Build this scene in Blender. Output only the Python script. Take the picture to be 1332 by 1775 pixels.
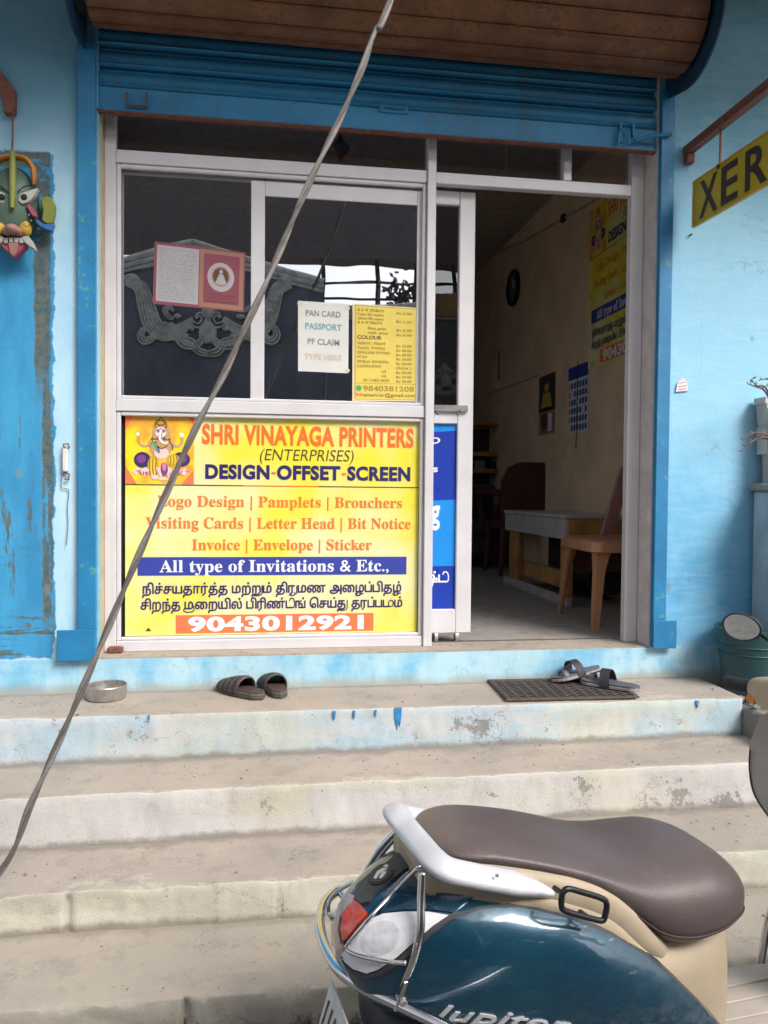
import bpy, bmesh, math, random
import numpy as np
from mathutils import Vector, Matrix, noise

random.seed(7)
SC = bpy.context.scene
COL = SC.collection
for o in list(bpy.data.objects):
    bpy.data.objects.remove(o)

# ------------------------------------------------------------------ camera, sky, sun, exposure
YAW, PITCH, ROLL = math.radians(8.446), math.radians(-1.528), math.radians(0.513)
CAM = Vector((0.0, -3.5, 0.712))
FPX, PW, PH = 1400.0, 1332.0, 1775.0
_f = Vector((math.sin(YAW) * math.cos(PITCH), math.cos(YAW) * math.cos(PITCH), math.sin(PITCH)))
_r0 = Vector((math.cos(YAW), -math.sin(YAW), 0))
_u0 = _r0.cross(_f)
RGT = _r0 * math.cos(ROLL) + _u0 * math.sin(ROLL)
UPV = -_r0 * math.sin(ROLL) + _u0 * math.cos(ROLL)
FWD = _f
cd = bpy.data.cameras.new('camera')
cam = bpy.data.objects.new('camera', cd)
COL.objects.link(cam)
cam.matrix_world = Matrix(((RGT.x, UPV.x, -FWD.x, CAM.x), (RGT.y, UPV.y, -FWD.y, CAM.y),
                           (RGT.z, UPV.z, -FWD.z, CAM.z), (0, 0, 0, 1)))
cd.sensor_fit = 'HORIZONTAL'
cd.sensor_width = 36
cd.lens = FPX / PW * 36
cd.clip_start = 0.05
cd.clip_end = 500
SC.camera = cam

SUN_EL, SUN_AZ = math.radians(42), math.radians(142)     # azimuth clockwise from +Y: light from the front right
wd = bpy.data.worlds.new('World')
SC.world = wd
wd.use_nodes = True
wn = wd.node_tree
bg = wn.nodes['Background']
sky = wn.nodes.new('ShaderNodeTexSky')
sky.sky_type = 'NISHITA'
sky.sun_disc = False
sky.sun_elevation = SUN_EL
sky.sun_rotation = SUN_AZ
sky.air_density = 1.0
sky.dust_density = 4.0
sky.ozone_density = 1.0
hs = wn.nodes.new('ShaderNodeHueSaturation')
hs.inputs['Saturation'].default_value = 0.32
wn.links.new(sky.outputs[0], hs.inputs['Color'])
wn.links.new(hs.outputs[0], bg.inputs['Color'])
bg.inputs['Strength'].default_value = 0.15
sl = bpy.data.lights.new('sun', 'SUN')
sl.energy = 1.8
sl.angle = math.radians(24)
sl.color = (1.0, 0.95, 0.88)
so = bpy.data.objects.new('sun', sl)
COL.objects.link(so)
sd = Vector((math.sin(SUN_AZ) * math.cos(SUN_EL), math.cos(SUN_AZ) * math.cos(SUN_EL), math.sin(SUN_EL)))
so.rotation_euler = sd.to_track_quat('Z', 'Y').to_euler()
so.location = (6, -8, 10)
SC.view_settings.view_transform = 'Standard'
SC.view_settings.look = 'None'
SC.view_settings.exposure = 0.68
SC.view_settings.gamma = 1
SC.view_settings.use_curve_mapping = False
SC.cycles.max_bounces = 8
SC.cycles.transparent_max_bounces = 12


# ------------------------------------------------------------------ measuring helpers: a sight line met with a real plane
def ray(px, py):
    return RGT * ((px - PW / 2) / FPX) - UPV * ((py - PH / 2) / FPX) + FWD


def aY(px, py, Y):
    d = ray(px, py)
    return CAM + d * ((Y - CAM.y) / d.y)


def aX(px, py, X):
    d = ray(px, py)
    return CAM + d * ((X - CAM.x) / d.x)


def aZ(px, py, Z):
    d = ray(px, py)
    return CAM + d * ((Z - CAM.z) / d.z)


GLASS_Y = 0.157


def mir(px, py, E):                    # a point seen mirrored in the shop glass
    p = aY(px, py, E)
    return Vector((p.x, 2 * GLASS_Y - p.y, p.z))


# ------------------------------------------------------------------ node helper
class V:
    def __init__(s, nt, sock):
        s.nt, s.k = nt, sock

    def _m(s, op, b=None, c=None, rev=False):
        n = s.nt.nodes.new('ShaderNodeMath')
        n.operation = op
        a = s
        ins = [a, b, c]
        if rev:
            ins = [b, a, c]
        for i, x in enumerate(ins):
            if x is None:
                continue
            if isinstance(x, V):
                s.nt.links.new(x.k, n.inputs[i])
            else:
                n.inputs[i].default_value = x
        return V(s.nt, n.outputs[0])

    def __add__(s, b): return s._m('ADD', b)
    def __radd__(s, b): return s._m('ADD', b)
    def __sub__(s, b): return s._m('SUBTRACT', b)
    def __rsub__(s, b): return s._m('SUBTRACT', b, rev=True)
    def __mul__(s, b): return s._m('MULTIPLY', b)
    def __rmul__(s, b): return s._m('MULTIPLY', b)
    def abs(s): return s._m('ABSOLUTE')
    def max(s, b): return s._m('MAXIMUM', b)
    def min(s, b): return s._m('MINIMUM', b)

    def ss(s, a, b):                   # smooth step from a to b (a > b turns it round)
        n = s.nt.nodes.new('ShaderNodeMapRange')
        n.interpolation_type = 'SMOOTHSTEP'
        if a > b:
            a, b, t0, t1 = b, a, 1.0, 0.0
        else:
            t0, t1 = 0.0, 1.0
        s.nt.links.new(s.k, n.inputs[0])
        for i, x in zip((1, 2, 3, 4), (a, b, t0, t1)):
            n.inputs[i].default_value = x
        return V(s.nt, n.outputs[0])


class M:
    """one node material under construction"""
    def __init__(s, name):
        s.m = bpy.data.materials.new(name)
        s.m.use_nodes = True
        s.nt = s.m.node_tree
        s.b = s.nt.nodes['Principled BSDF']
        tc = s.nt.nodes.new('ShaderNodeTexCoord')
        s.co = tc.outputs['Object']
        sp = s.nt.nodes.new('ShaderNodeSeparateXYZ')
        s.nt.links.new(s.co, sp.inputs[0])
        s.x, s.y, s.z = [V(s.nt, sp.outputs[i]) for i in range(3)]

    def scaled(s, sc):
        n = s.nt.nodes.new('ShaderNodeMapping')
        s.nt.links.new(s.co, n.inputs[0])
        n.inputs['Scale'].default_value = sc
        return n.outputs[0]

    def noise(s, scale, detail=4, rough=.6, stretch=None, dist=0):
        n = s.nt.nodes.new('ShaderNodeTexNoise')
        n.inputs['Scale'].default_value = scale
        n.inputs['Detail'].default_value = detail
        n.inputs['Roughness'].default_value = rough
        n.inputs['Distortion'].default_value = dist
        s.nt.links.new(s.scaled(stretch) if stretch else s.co, n.inputs['Vector'])
        return V(s.nt, n.outputs['Fac'])

    def voro(s, scale, feature='F1', stretch=None):
        n = s.nt.nodes.new('ShaderNodeTexVoronoi')
        n.feature = feature
        n.inputs['Scale'].default_value = scale
        s.nt.links.new(s.scaled(stretch) if stretch else s.co, n.inputs['Vector'])
        return V(s.nt, n.outputs['Distance'])

    def nz(s):
        g = s.nt.nodes.new('ShaderNodeNewGeometry')
        sp = s.nt.nodes.new('ShaderNodeSeparateXYZ')
        s.nt.links.new(g.outputs['True Normal'], sp.inputs[0])
        return V(s.nt, sp.outputs[2])

    def mix(s, fac, a, b):
        n = s.nt.nodes.new('ShaderNodeMix')
        n.data_type = 'RGBA'
        if isinstance(fac, V):
            s.nt.links.new(fac.k, n.inputs[0])
        else:
            n.inputs[0].default_value = fac
        for i, c in ((6, a), (7, b)):
            if isinstance(c, tuple):
                n.inputs[i].default_value = (*c[:3], 1)
            else:
                s.nt.links.new(c, n.inputs[i])
        return n.outputs[2]

    def col(s, c):
        if isinstance(c, tuple):
            s.b.inputs['Base Color'].default_value = (*c[:3], 1)
        else:
            s.nt.links.new(c, s.b.inputs['Base Color'])
        return s

    def rough(s, r):
        if isinstance(r, V):
            s.nt.links.new(r.k, s.b.inputs['Roughness'])
        else:
            s.b.inputs['Roughness'].default_value = r
        return s

    def bump(s, h, strength=.4, dist=.01):
        n = s.nt.nodes.new('ShaderNodeBump')
        n.inputs['Strength'].default_value = strength
        n.inputs['Distance'].default_value = dist
        s.nt.links.new(h.k, n.inputs['Height'])
        s.nt.links.new(n.outputs[0], s.b.inputs['Normal'])
        return s

    def set(s, **kw):
        for k, v in kw.items():
            s.b.inputs[k.replace('_', ' ')].default_value = v
        return s


def mul(c, k):
    return tuple(min(1, x * k) for x in c)


def simple(name, c, rough=.5, metal=0., var=.18, scale=14, bump=.15, bscale=120, dirt=None, coat=0.):
    m = M(name)
    n = m.noise(scale, 5)
    k = m.mix(n.ss(.3, .7), mul(c, 1 - var), mul(c, 1 + var * .7))
    if dirt:
        d = m.noise(scale * .45, 6, .7)
        k = m.mix(d.ss(dirt[1], dirt[1] + .12), k, dirt[0])
    m.col(k)
    m.rough(m.noise(scale * 1.7, 3) * .25 + (rough - .12))
    m.set(Metallic=metal)
    if coat:
        m.set(Coat_Weight=coat, Coat_Roughness=.08)
    if bump:
        m.bump(m.noise(bscale, 3), bump, .004)
    return m.m


# ------------------------------------------------------------------ mesh helpers
def link(name, me, parent=None):
    o = bpy.data.objects.new(name, me)
    COL.objects.link(o)
    if parent is not None:
        o.parent = parent
    return o


def tag(o, label=None, cat=None, group=None, kind=None):
    if label: o['label'] = label
    if cat: o['category'] = cat
    if group: o['group'] = group
    if kind: o['kind'] = kind
    return o


BASE = {}


def thing(name, label, cat, loc=(0, 0, 0), rotz=0, group=None):
    o = bpy.data.objects.new(name, None)
    o.empty_display_size = .1
    COL.objects.link(o)
    o.location = loc
    o.rotation_euler = (0, 0, rotz)
    tag(o, label, cat, group)
    BASE[o.name] = Matrix.Translation(Vector(loc)) @ Matrix.Rotation(rotz, 4, 'Z')
    return o


def root_of(o):
    while o.parent is not None:
        o = o.parent
    return o


class MB:
    def __init__(s):
        s.bm = bmesh.new()

    def face(s, pts):
        vs = [s.bm.verts.new(p) for p in pts]
        return s.bm.faces.new(vs)

    def box(s, a, b, bev=0.0, seg=1):
        x0, y0, z0 = [min(i, j) for i, j in zip(a, b)]
        x1, y1, z1 = [max(i, j) for i, j in zip(a, b)]
        t = bmesh.new()
        bmesh.ops.create_cube(t, size=1)
        for v in t.verts:
            v.co = Vector((x0 + (v.co.x + .5) * (x1 - x0), y0 + (v.co.y + .5) * (y1 - y0), z0 + (v.co.z + .5) * (z1 - z0)))
        if bev > 0:
            bmesh.ops.bevel(t, geom=t.edges[:], offset=bev, segments=seg, affect='EDGES', profile=.6)
        s._merge(t)
        return s

    def _merge(s, t, mat=None):
        me = bpy.data.meshes.new('tmp')
        if mat is not None:
            t.transform(mat)
        t.to_mesh(me)
        t.free()
        s.bm.from_mesh(me)
        bpy.data.meshes.remove(me)

    def prism(s, pts, vec, bev=0.0):
        """closed polygon (3-D points in one plane) pushed along vec"""
        t = bmesh.new()
        vec = Vector(vec)
        lo = [t.verts.new(Vector(p)) for p in pts]
        hi = [t.verts.new(Vector(p) + vec) for p in pts]
        n = len(pts)
        f0 = t.faces.new(lo)
        f1 = t.faces.new(list(reversed(hi)))
        for i in range(n):
            j = (i + 1) % n
            t.faces.new((lo[j], lo[i], hi[i], hi[j]))
        bmesh.ops.recalc_face_normals(t, faces=t.faces[:])
        if bev > 0:
            bmesh.ops.bevel(t, geom=[e for e in t.edges], offset=bev, segments=1, affect='EDGES')
        s._merge(t)
        return s

    def tube(s, pts, r, seg=8, closed=False, flat=1.0, caps=True):
        pts = [Vector(p) for p in pts]
        n = len(pts)
        rs = r if isinstance(r, (list, tuple)) else [r] * n
        rings = []
        up = None
        for i in range(n):
            if closed:
                tg = (pts[(i + 1) % n] - pts[i - 1])
            else:
                tg = pts[min(i + 1, n - 1)] - pts[max(i - 1, 0)]
            tg.normalize()
            if up is None:
                up = Vector((0, 0, 1)) if abs(tg.z) < .9 else Vector((0, 1, 0))
            a = tg.cross(up)
            if a.length < 1e-5:
                a = tg.orthogonal()
            a.normalize()
            b = a.cross(tg).normalized()
            up = b
            rings.append([s.bm.verts.new(pts[i] + (a * math.cos(2 * math.pi * k / seg) + b * flat * math.sin(2 * math.pi * k / seg)) * rs[i]) for k in range(seg)])
        m = n if closed else n - 1
        for i in range(m):
            A, B = rings[i], rings[(i + 1) % n]
            for k in range(seg):
                s.bm.faces.new((A[k], A[(k + 1) % seg], B[(k + 1) % seg], B[k]))
        if caps and not closed:
            s.bm.faces.new(list(reversed(rings[0])))
            s.bm.faces.new(rings[-1])
        return s

    def loft(s, rings, cap0=True, cap1=True, closed=True):
        R = [[s.bm.verts.new(p) for p in r] for r in rings]
        k = len(R[0])
        for A, B in zip(R[:-1], R[1:]):
            for i in range(k if closed else k - 1):
                j = (i + 1) % k
                s.bm.faces.new((A[i], A[j], B[j], B[i]))
        if closed and cap0:
            s.bm.faces.new(list(reversed(R[0])))
        if closed and cap1:
            s.bm.faces.new(R[-1])
        return s

    def lathe(s, prof, c, seg=24, axis='Z'):
        c = Vector(c)
        rings = []
        for r, h in prof:
            ring = []
            for k in range(seg):
                a = 2 * math.pi * k / seg
                p = (r * math.cos(a), r * math.sin(a), h)
                if axis == 'Y': p = (p[0], h, p[1])
                if axis == 'X': p = (h, p[0], p[1])
                ring.append(c + Vector(p))
            rings.append(ring)
        return s.loft(rings, prof[0][0] > 1e-4, prof[-1][0] > 1e-4)

    def ball(s, c, r, sub=2):
        t = bmesh.new()
        bmesh.ops.create_icosphere(t, subdivisions=sub, radius=1)
        r = r if isinstance(r, (tuple, list)) else (r, r, r)
        for v in t.verts:
            v.co = Vector((v.co.x * r[0], v.co.y * r[1], v.co.z * r[2])) + Vector(c)
        s._merge(t)
        return s

    def build(s, name, mat, parent=None, smooth=False, local=False, label=None):
        bm = s.bm
        bmesh.ops.recalc_face_normals(bm, faces=bm.faces[:])
        if parent is not None and not local:
            b = BASE.get(root_of(parent).name)
            if b is not None:
                bm.transform(b.inverted())
        me = bpy.data.meshes.new(name)
        bm.to_mesh(me)
        bm.free()
        if smooth:
            for p in me.polygons:
                p.use_smooth = True
            if smooth != 'all':
                try:
                    me.set_sharp_from_angle(angle=math.radians(38))
                except Exception:
                    pass
        for m in (mat if isinstance(mat, list) else [mat]):
            me.materials.append(m)
        o = link(name, me, parent)
        if label:
            o['label'] = label
        return o


def rebase(o, p):
    """move a one-mesh thing's origin to its base"""
    p = Vector(p)
    o.data.transform(Matrix.Translation(-p))
    o.location = p
    return o


def bez(pts, n=8):
    """Catmull-Rom through points"""
    P = [Vector(p) for p in pts]
    out = []
    for i in range(len(P) - 1):
        p0, p1, p2, p3 = P[max(i - 1, 0)], P[i], P[i + 1], P[min(i + 2, len(P) - 1)]
        for k in range(n):
            t = k / n
            out.append(.5 * ((2 * p1) + (p2 - p0) * t + (2 * p0 - 5 * p1 + 4 * p2 - p3) * t * t + (3 * p1 - p0 - 3 * p2 + p3) * t ** 3))
    out.append(P[-1])
    return out


# ------------------------------------------------------------------ lettering
def mb(sx):                            # bold serif letters
    r = ''
    for ch in sx:
        if 'A' <= ch <= 'Z': r += chr(0x1D400 + ord(ch) - 65)
        elif 'a' <= ch <= 'z': r += chr(0x1D41A + ord(ch) - 97)
        elif '0' <= ch <= '9': r += chr(0x1D7CE + ord(ch) - 48)
        else: r += ch
    return r


_tc = {}


def glyphs(body, off=0.0, fill=True, shear=0.0):
    k = (body, off, fill, shear)
    if k in _tc:
        return _tc[k]
    c = bpy.data.curves.new('tmp_text', 'FONT')
    c.body = body
    c.offset = off
    c.space_character = 1.0 + max(0, off) * 1.6
    c.resolution_u = 4
    c.shear = shear
    if not fill:
        c.fill_mode = 'NONE'
    o = bpy.data.objects.new('tmp_text', c)
    COL.objects.link(o)
    dg = bpy.context.evaluated_depsgraph_get()
    me = o.evaluated_get(dg).to_mesh()
    vs = [(v.co.x, v.co.y) for v in me.vertices]
    fs = [tuple(p.vertices) for p in me.polygons] if fill else [tuple(e.vertices) for e in me.edges]
    o.evaluated_get(dg).to_mesh_clear()
    bpy.data.objects.remove(o)
    bpy.data.curves.remove(c)
    _tc[k] = (vs, fs)
    return _tc[k]


def cap_h(serif):
    vs, _ = glyphs(mb('H') if serif else 'H')
    return max(v[1] for v in vs)


def text_part(parent, body, u0, u1, vc, vb, mapfn, mat, off=0.0, serif=False, d=.0016, name='lettering', caph=None, shear=0.0):
    """fit a line of letters: left/right edges u0..u1, cap line vc, base line vb"""
    b = mb(body) if serif else body
    vs, fs = glyphs(b, off, True, shear)
    xs = [v[0] for v in vs]
    x0, x1 = min(xs), max(xs)
    ch = caph or cap_h(serif)
    bm = bmesh.new()
    V_ = [bm.verts.new(mapfn(u0 + (u1 - u0) * (x - x0) / (x1 - x0), vb - (vb - vc) * y / ch, d)) for x, y in vs]
    for f in fs:
        try:
            bm.faces.new([V_[i] for i in f])
        except ValueError:
            pass
    m = MB()
    m.bm.free()
    m.bm = bm
    return m.build(name, mat, parent)


# Tamil: outlines of single letters filled by winding number on a fine raster, joined signs drawn as strokes
LIG = {'று': [('ற',), [(.1, -.34), (.55, -.42), (1.0, -.3), (1.14, 0), (1.14, 1)]],
       'ரு': [('ர',), [(1.0, 0), (1.0, -.3), (.7, -.42), (.2, -.34)], [(1.0, -.25), (1.3, -.1), (1.34, .9)]],
       'மு': [('ம',), [(0, .1), (-.12, -.2), (.2, -.42), (.85, -.4), (1.12, -.1), (1.05, .4)]],
       'து': [('த',), [(.05, -.3), (.55, -.42), (1.05, -.3), (1.22, 0), (1.22, 1)]],
       'டு': [('ட',), [(.9, .07), (1.4, .1), (1.62, .5), (1.38, .93), (1.0, .82), (.86, .45), (.95, .1)]],
       'டி': [('ட',), [(.85, .06), (1.18, .1), (1.3, .5), (1.24, 1.05), (1.0, 1.36), (.68, 1.3), (.58, 1.05)]]}


def tamil(clusters, thick=.075):
    """-> list of quads (x0,x1,y0,y1) in units of the letter body height"""
    RES = 34
    quads = []
    pen = 0.0
    body_h = max(v[1] for v in glyphs('ப', 0, False)[0])
    for cl in clusters:
        if cl == ' ':
            pen += .55
            continue
        g = LIG[cl][0][0] if cl in LIG else cl
        strokes = LIG[cl][1:] if cl in LIG else []
        vs, es = glyphs(g, 0, False)
        vs = [(x / body_h, y / body_h) for x, y in vs]
        xa, xb = min(v[0] for v in vs), max(v[0] for v in vs)
        w = xb - xa
        ex = max([w * p[0] for st in strokes for p in st] + [w]) + .1
        X = np.arange(-.25, ex + .15, 1 / RES) + .5 / RES
        Y = np.arange(-.75, 1.75, 1 / RES) + .5 / RES
        gx, gy = np.meshgrid(X, Y)
        wn_ = np.zeros_like(gx)
        dist = np.full_like(gx, 9.)
        seg = [(vs[a][0] - xa, vs[a][1], vs[b][0] - xa, vs[b][1]) for a, b in es]
        for ax, ay, bx, by in seg:
            cr = (bx - ax) * (gy - ay) - (gx - ax) * (by - ay)
            up = (ay <= gy) & (by > gy) & (cr > 0)
            dn = (ay > gy) & (by <= gy) & (cr < 0)
            wn_ += up.astype(int) - dn.astype(int)
            l2 = (bx - ax) ** 2 + (by - ay) ** 2 + 1e-12
            t = np.clip(((gx - ax) * (bx - ax) + (gy - ay) * (by - ay)) / l2, 0, 1)
            dist = np.minimum(dist, np.hypot(gx - ax - t * (bx - ax), gy - ay - t * (by - ay)))
        on = (wn_ != 0) | (dist < thick * .55)
        for st in strokes:
            pp = bez([(p[0] * w, p[1], 0) for p in st], 5)
            for a, b in zip(pp[:-1], pp[1:]):
                l2 = (b - a).length_squared + 1e-12
                t = np.clip(((gx - a.x) * (b.x - a.x) + (gy - a.y) * (b.y - a.y)) / l2, 0, 1)
                on |= np.hypot(gx - a.x - t * (b.x - a.x), gy - a.y - t * (b.y - a.y)) < .082
        for r in range(on.shape[0]):
            row = on[r]
            c = 0
            while c < len(row):
                if row[c]:
                    e = c
                    while e < len(row) and row[e]:
                        e += 1
                    quads.append((pen + X[c] - .5 / RES, pen + X[e - 1] + .5 / RES, Y[r] - .5 / RES, Y[r] + .5 / RES))
                    c = e
                else:
                    c += 1
        pen += max(ex - .1, w) + .17
    return quads


def tamil_part(parent, clusters, u0, u1, vc, vb, mapfn, mat, d=.0016, thick=.075):
    q = tamil(clusters, thick)
    xa, xb = min(a[0] for a in q), max(a[1] for a in q)
    m = MB()
    for x0, x1, y0, y1 in q:
        U0, U1 = [u0 + (u1 - u0) * (x - xa) / (xb - xa) for x in (x0, x1)]
        V0, V1 = [vb - (vb - vc) * y for y in (y0, y1)]
        m.face([mapfn(U0, V0, d), mapfn(U1, V0, d), mapfn(U1, V1, d), mapfn(U0, V1, d)])
    return m.build('lettering', mat, parent)


def quad_map(tl, tr, br, bl, Y):
    """panel coordinates (0..1, top-left origin) -> points of the upright plane at depth Y"""
    a, b, c, e = [aY(*p, Y) for p in (tl, tr, br, bl)]

    def f(u, v, d=0.0):
        p = (a * (1 - u) + b * u) * (1 - v) + (e * (1 - u) + c * u) * v
        return Vector((p.x, Y - d, p.z))
    return f


def rect_on(parent, mapfn, u0, u1, v0, v1, mat, d, name, thick=None):
    m = MB()
    if thick:
        n = [mapfn(u0, v0, d), mapfn(u1, v0, d), mapfn(u1, v1, d), mapfn(u0, v1, d)]
        vec = mapfn(u0, v0, d - thick) - mapfn(u0, v0, d)
        m.prism(n, vec)
    else:
        m.face([mapfn(u0, v0, d), mapfn(u1, v0, d), mapfn(u1, v1, d), mapfn(u0, v1, d)])
    return m.build(name, mat, parent)


def ell(cx, cy, rx, ry, n=22, a0=0):
    return [(cx + rx * math.cos(2 * math.pi * k / n + a0), cy + ry * math.sin(2 * math.pi * k / n + a0)) for k in range(n)]


def poly_on(m, mapfn, pts, d):
    m.face([mapfn(u, v, d) for u, v in pts])


def ribbon_on(m, mapfn, pts, w, d):
    pp = [Vector((p[0], p[1], 0)) for p in pts]
    pp = bez(pp, 5)
    L = []
    R_ = []
    for i, p in enumerate(pp):
        t = (pp[min(i + 1, len(pp) - 1)] - pp[max(i - 1, 0)]).normalized()
        n = Vector((-t.y, t.x, 0)) * w / 2
        L.append(p + n)
        R_.append(p - n)
    for i in range(len(pp) - 1):
        m.face([mapfn(q.x, q.y, d) for q in (L[i], L[i + 1], R_[i + 1], R_[i])])


# ------------------------------------------------------------------ materials
def wall_material():
    m = M('limewashed_blue_wall')
    n1 = m.noise(1.6, 6, .65)
    n2 = m.noise(7, 5, .6, stretch=(1, 1, .35))
    n3 = m.noise(38, 4, .7)
    wob = (m.noise(11, 4) - .5) * .06
    pale, mid, deep = (.30, .60, .81), (.15, .46, .72), (.065, .33, .61)
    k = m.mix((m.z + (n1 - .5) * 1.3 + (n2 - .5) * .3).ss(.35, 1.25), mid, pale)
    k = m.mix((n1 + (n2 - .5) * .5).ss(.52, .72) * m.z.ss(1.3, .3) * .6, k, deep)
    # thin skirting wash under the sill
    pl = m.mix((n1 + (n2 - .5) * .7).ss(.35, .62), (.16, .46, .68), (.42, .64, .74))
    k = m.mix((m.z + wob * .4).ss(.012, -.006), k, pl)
    k = m.mix((m.z + (n1 - .5) * .5).ss(1.85, 2.5) * .85, k, (.16, .40, .56))  # darker blue towards the top, some canopy shade put into the colour
    st = m.noise(9, 5, .7, stretch=(2.4, 1, .12))
    k = m.mix((st + (n3 - .5) * .25).ss(.60, .70) * .22, k, (.20, .36, .46))
    br = m.noise(13, 4, .6, stretch=(.5, 1, 2.2), dist=.8)
    k = m.mix(br.ss(.35, .7) * .16, k, (.62, .80, .88))
    ck = (m.noise(1.1, 9, .62, dist=.4) - .5).abs()
    k = m.mix(ck.ss(.0030, .0008) * n1.ss(.50, .58) * .45, k, (.16, .26, .32))
    # left of the shutter: duller wash above with overhang shade put into its colour, strong blue painted panel below with bare brown brush edges
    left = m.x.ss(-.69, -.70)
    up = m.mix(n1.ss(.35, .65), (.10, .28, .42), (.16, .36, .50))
    strip = m.mix(n2.ss(.3, .75), (.36, .62, .80), (.52, .74, .86))
    panel = m.mix(n2.ss(.3, .7), (.026, .23, .47), (.048, .33, .60))
    panel = m.mix((m.noise(3, 6, .75, stretch=(.5, 1, 3)) + (n3 - .5) * .2).ss(.54, .66) * .5, panel, (.03, .20, .36))
    zz = m.z + wob
    xx = m.x + wob
    inpan = xx.ss(-.856, -.862) * zz.ss(2.075, 2.065) * zz.ss(.0, .01)
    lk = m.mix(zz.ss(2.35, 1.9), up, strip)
    lk = m.mix(inpan, lk, panel)
    nb = m.noise(4, 5, .7, stretch=(1, 1, .5))
    nh = m.noise(5, 5, .75, stretch=(.25, 1, 2.2))
    nv = m.noise(9, 5, .75, stretch=(2.2, 1, .22))
    e1 = ((m.x + .905 + wob * .7).abs().ss(.038, .026)) * zz.ss(2.07, 2.06) * zz.ss(1.0, 1.25) * (nb + (n3 - .5) * .6).ss(.36, .44)
    e2 = ((m.x + .885 + wob * .5).abs().ss(.028, .014)) * zz.ss(1.5, 1.1) * zz.ss(.1, .2) * (nv + (n3 - .5) * .4).ss(.42, .48)
    e3 = ((m.z - 2.045 + wob * .6).abs().ss(.04, .026)) * m.x.ss(-.87, -.875) * (nh + (n3 - .5) * .4).ss(.36, .45)
    e4 = (m.z.ss(.30, .12) * m.z.ss(.0, .015) * xx.ss(-.86, -.87)) * (nh + (n3 - .5) * .3).ss(.49, .55)
    e5 = (xx.ss(-.93, -.95) * m.z.ss(1.1, .9) * m.z.ss(.2, .35)) * (nv + (n3 - .5) * .3).ss(.55, .60)
    ol = m.mix(n3.ss(.35, .65), (.04, .10, .13), (.13, .14, .115))
    lk = m.mix(e1.max(e2).max(e3).max(e4).max(e5), lk, ol)
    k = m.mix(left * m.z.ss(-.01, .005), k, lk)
    # scuffs, chipped spots and grime
    sc = m.voro(5.5, stretch=(1, 1, .6))
    k = m.mix((sc + (n3 - .5) * .12).ss(.10, .06) * .5, k, (.20, .25, .27))
    k = m.mix((n3 + (n1 - .5) * .5).ss(.72, .80) * .35, k, (.66, .76, .78))
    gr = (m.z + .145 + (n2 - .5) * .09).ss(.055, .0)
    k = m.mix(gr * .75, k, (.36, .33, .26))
    m.col(k).rough(.78)
    m.bump(n3 * .45 + m.noise(5, 4) * .5 + m.noise(110, 2) * .2 + e1.max(e2).max(e4) * -.8, .28, .010)
    return m.m


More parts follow.
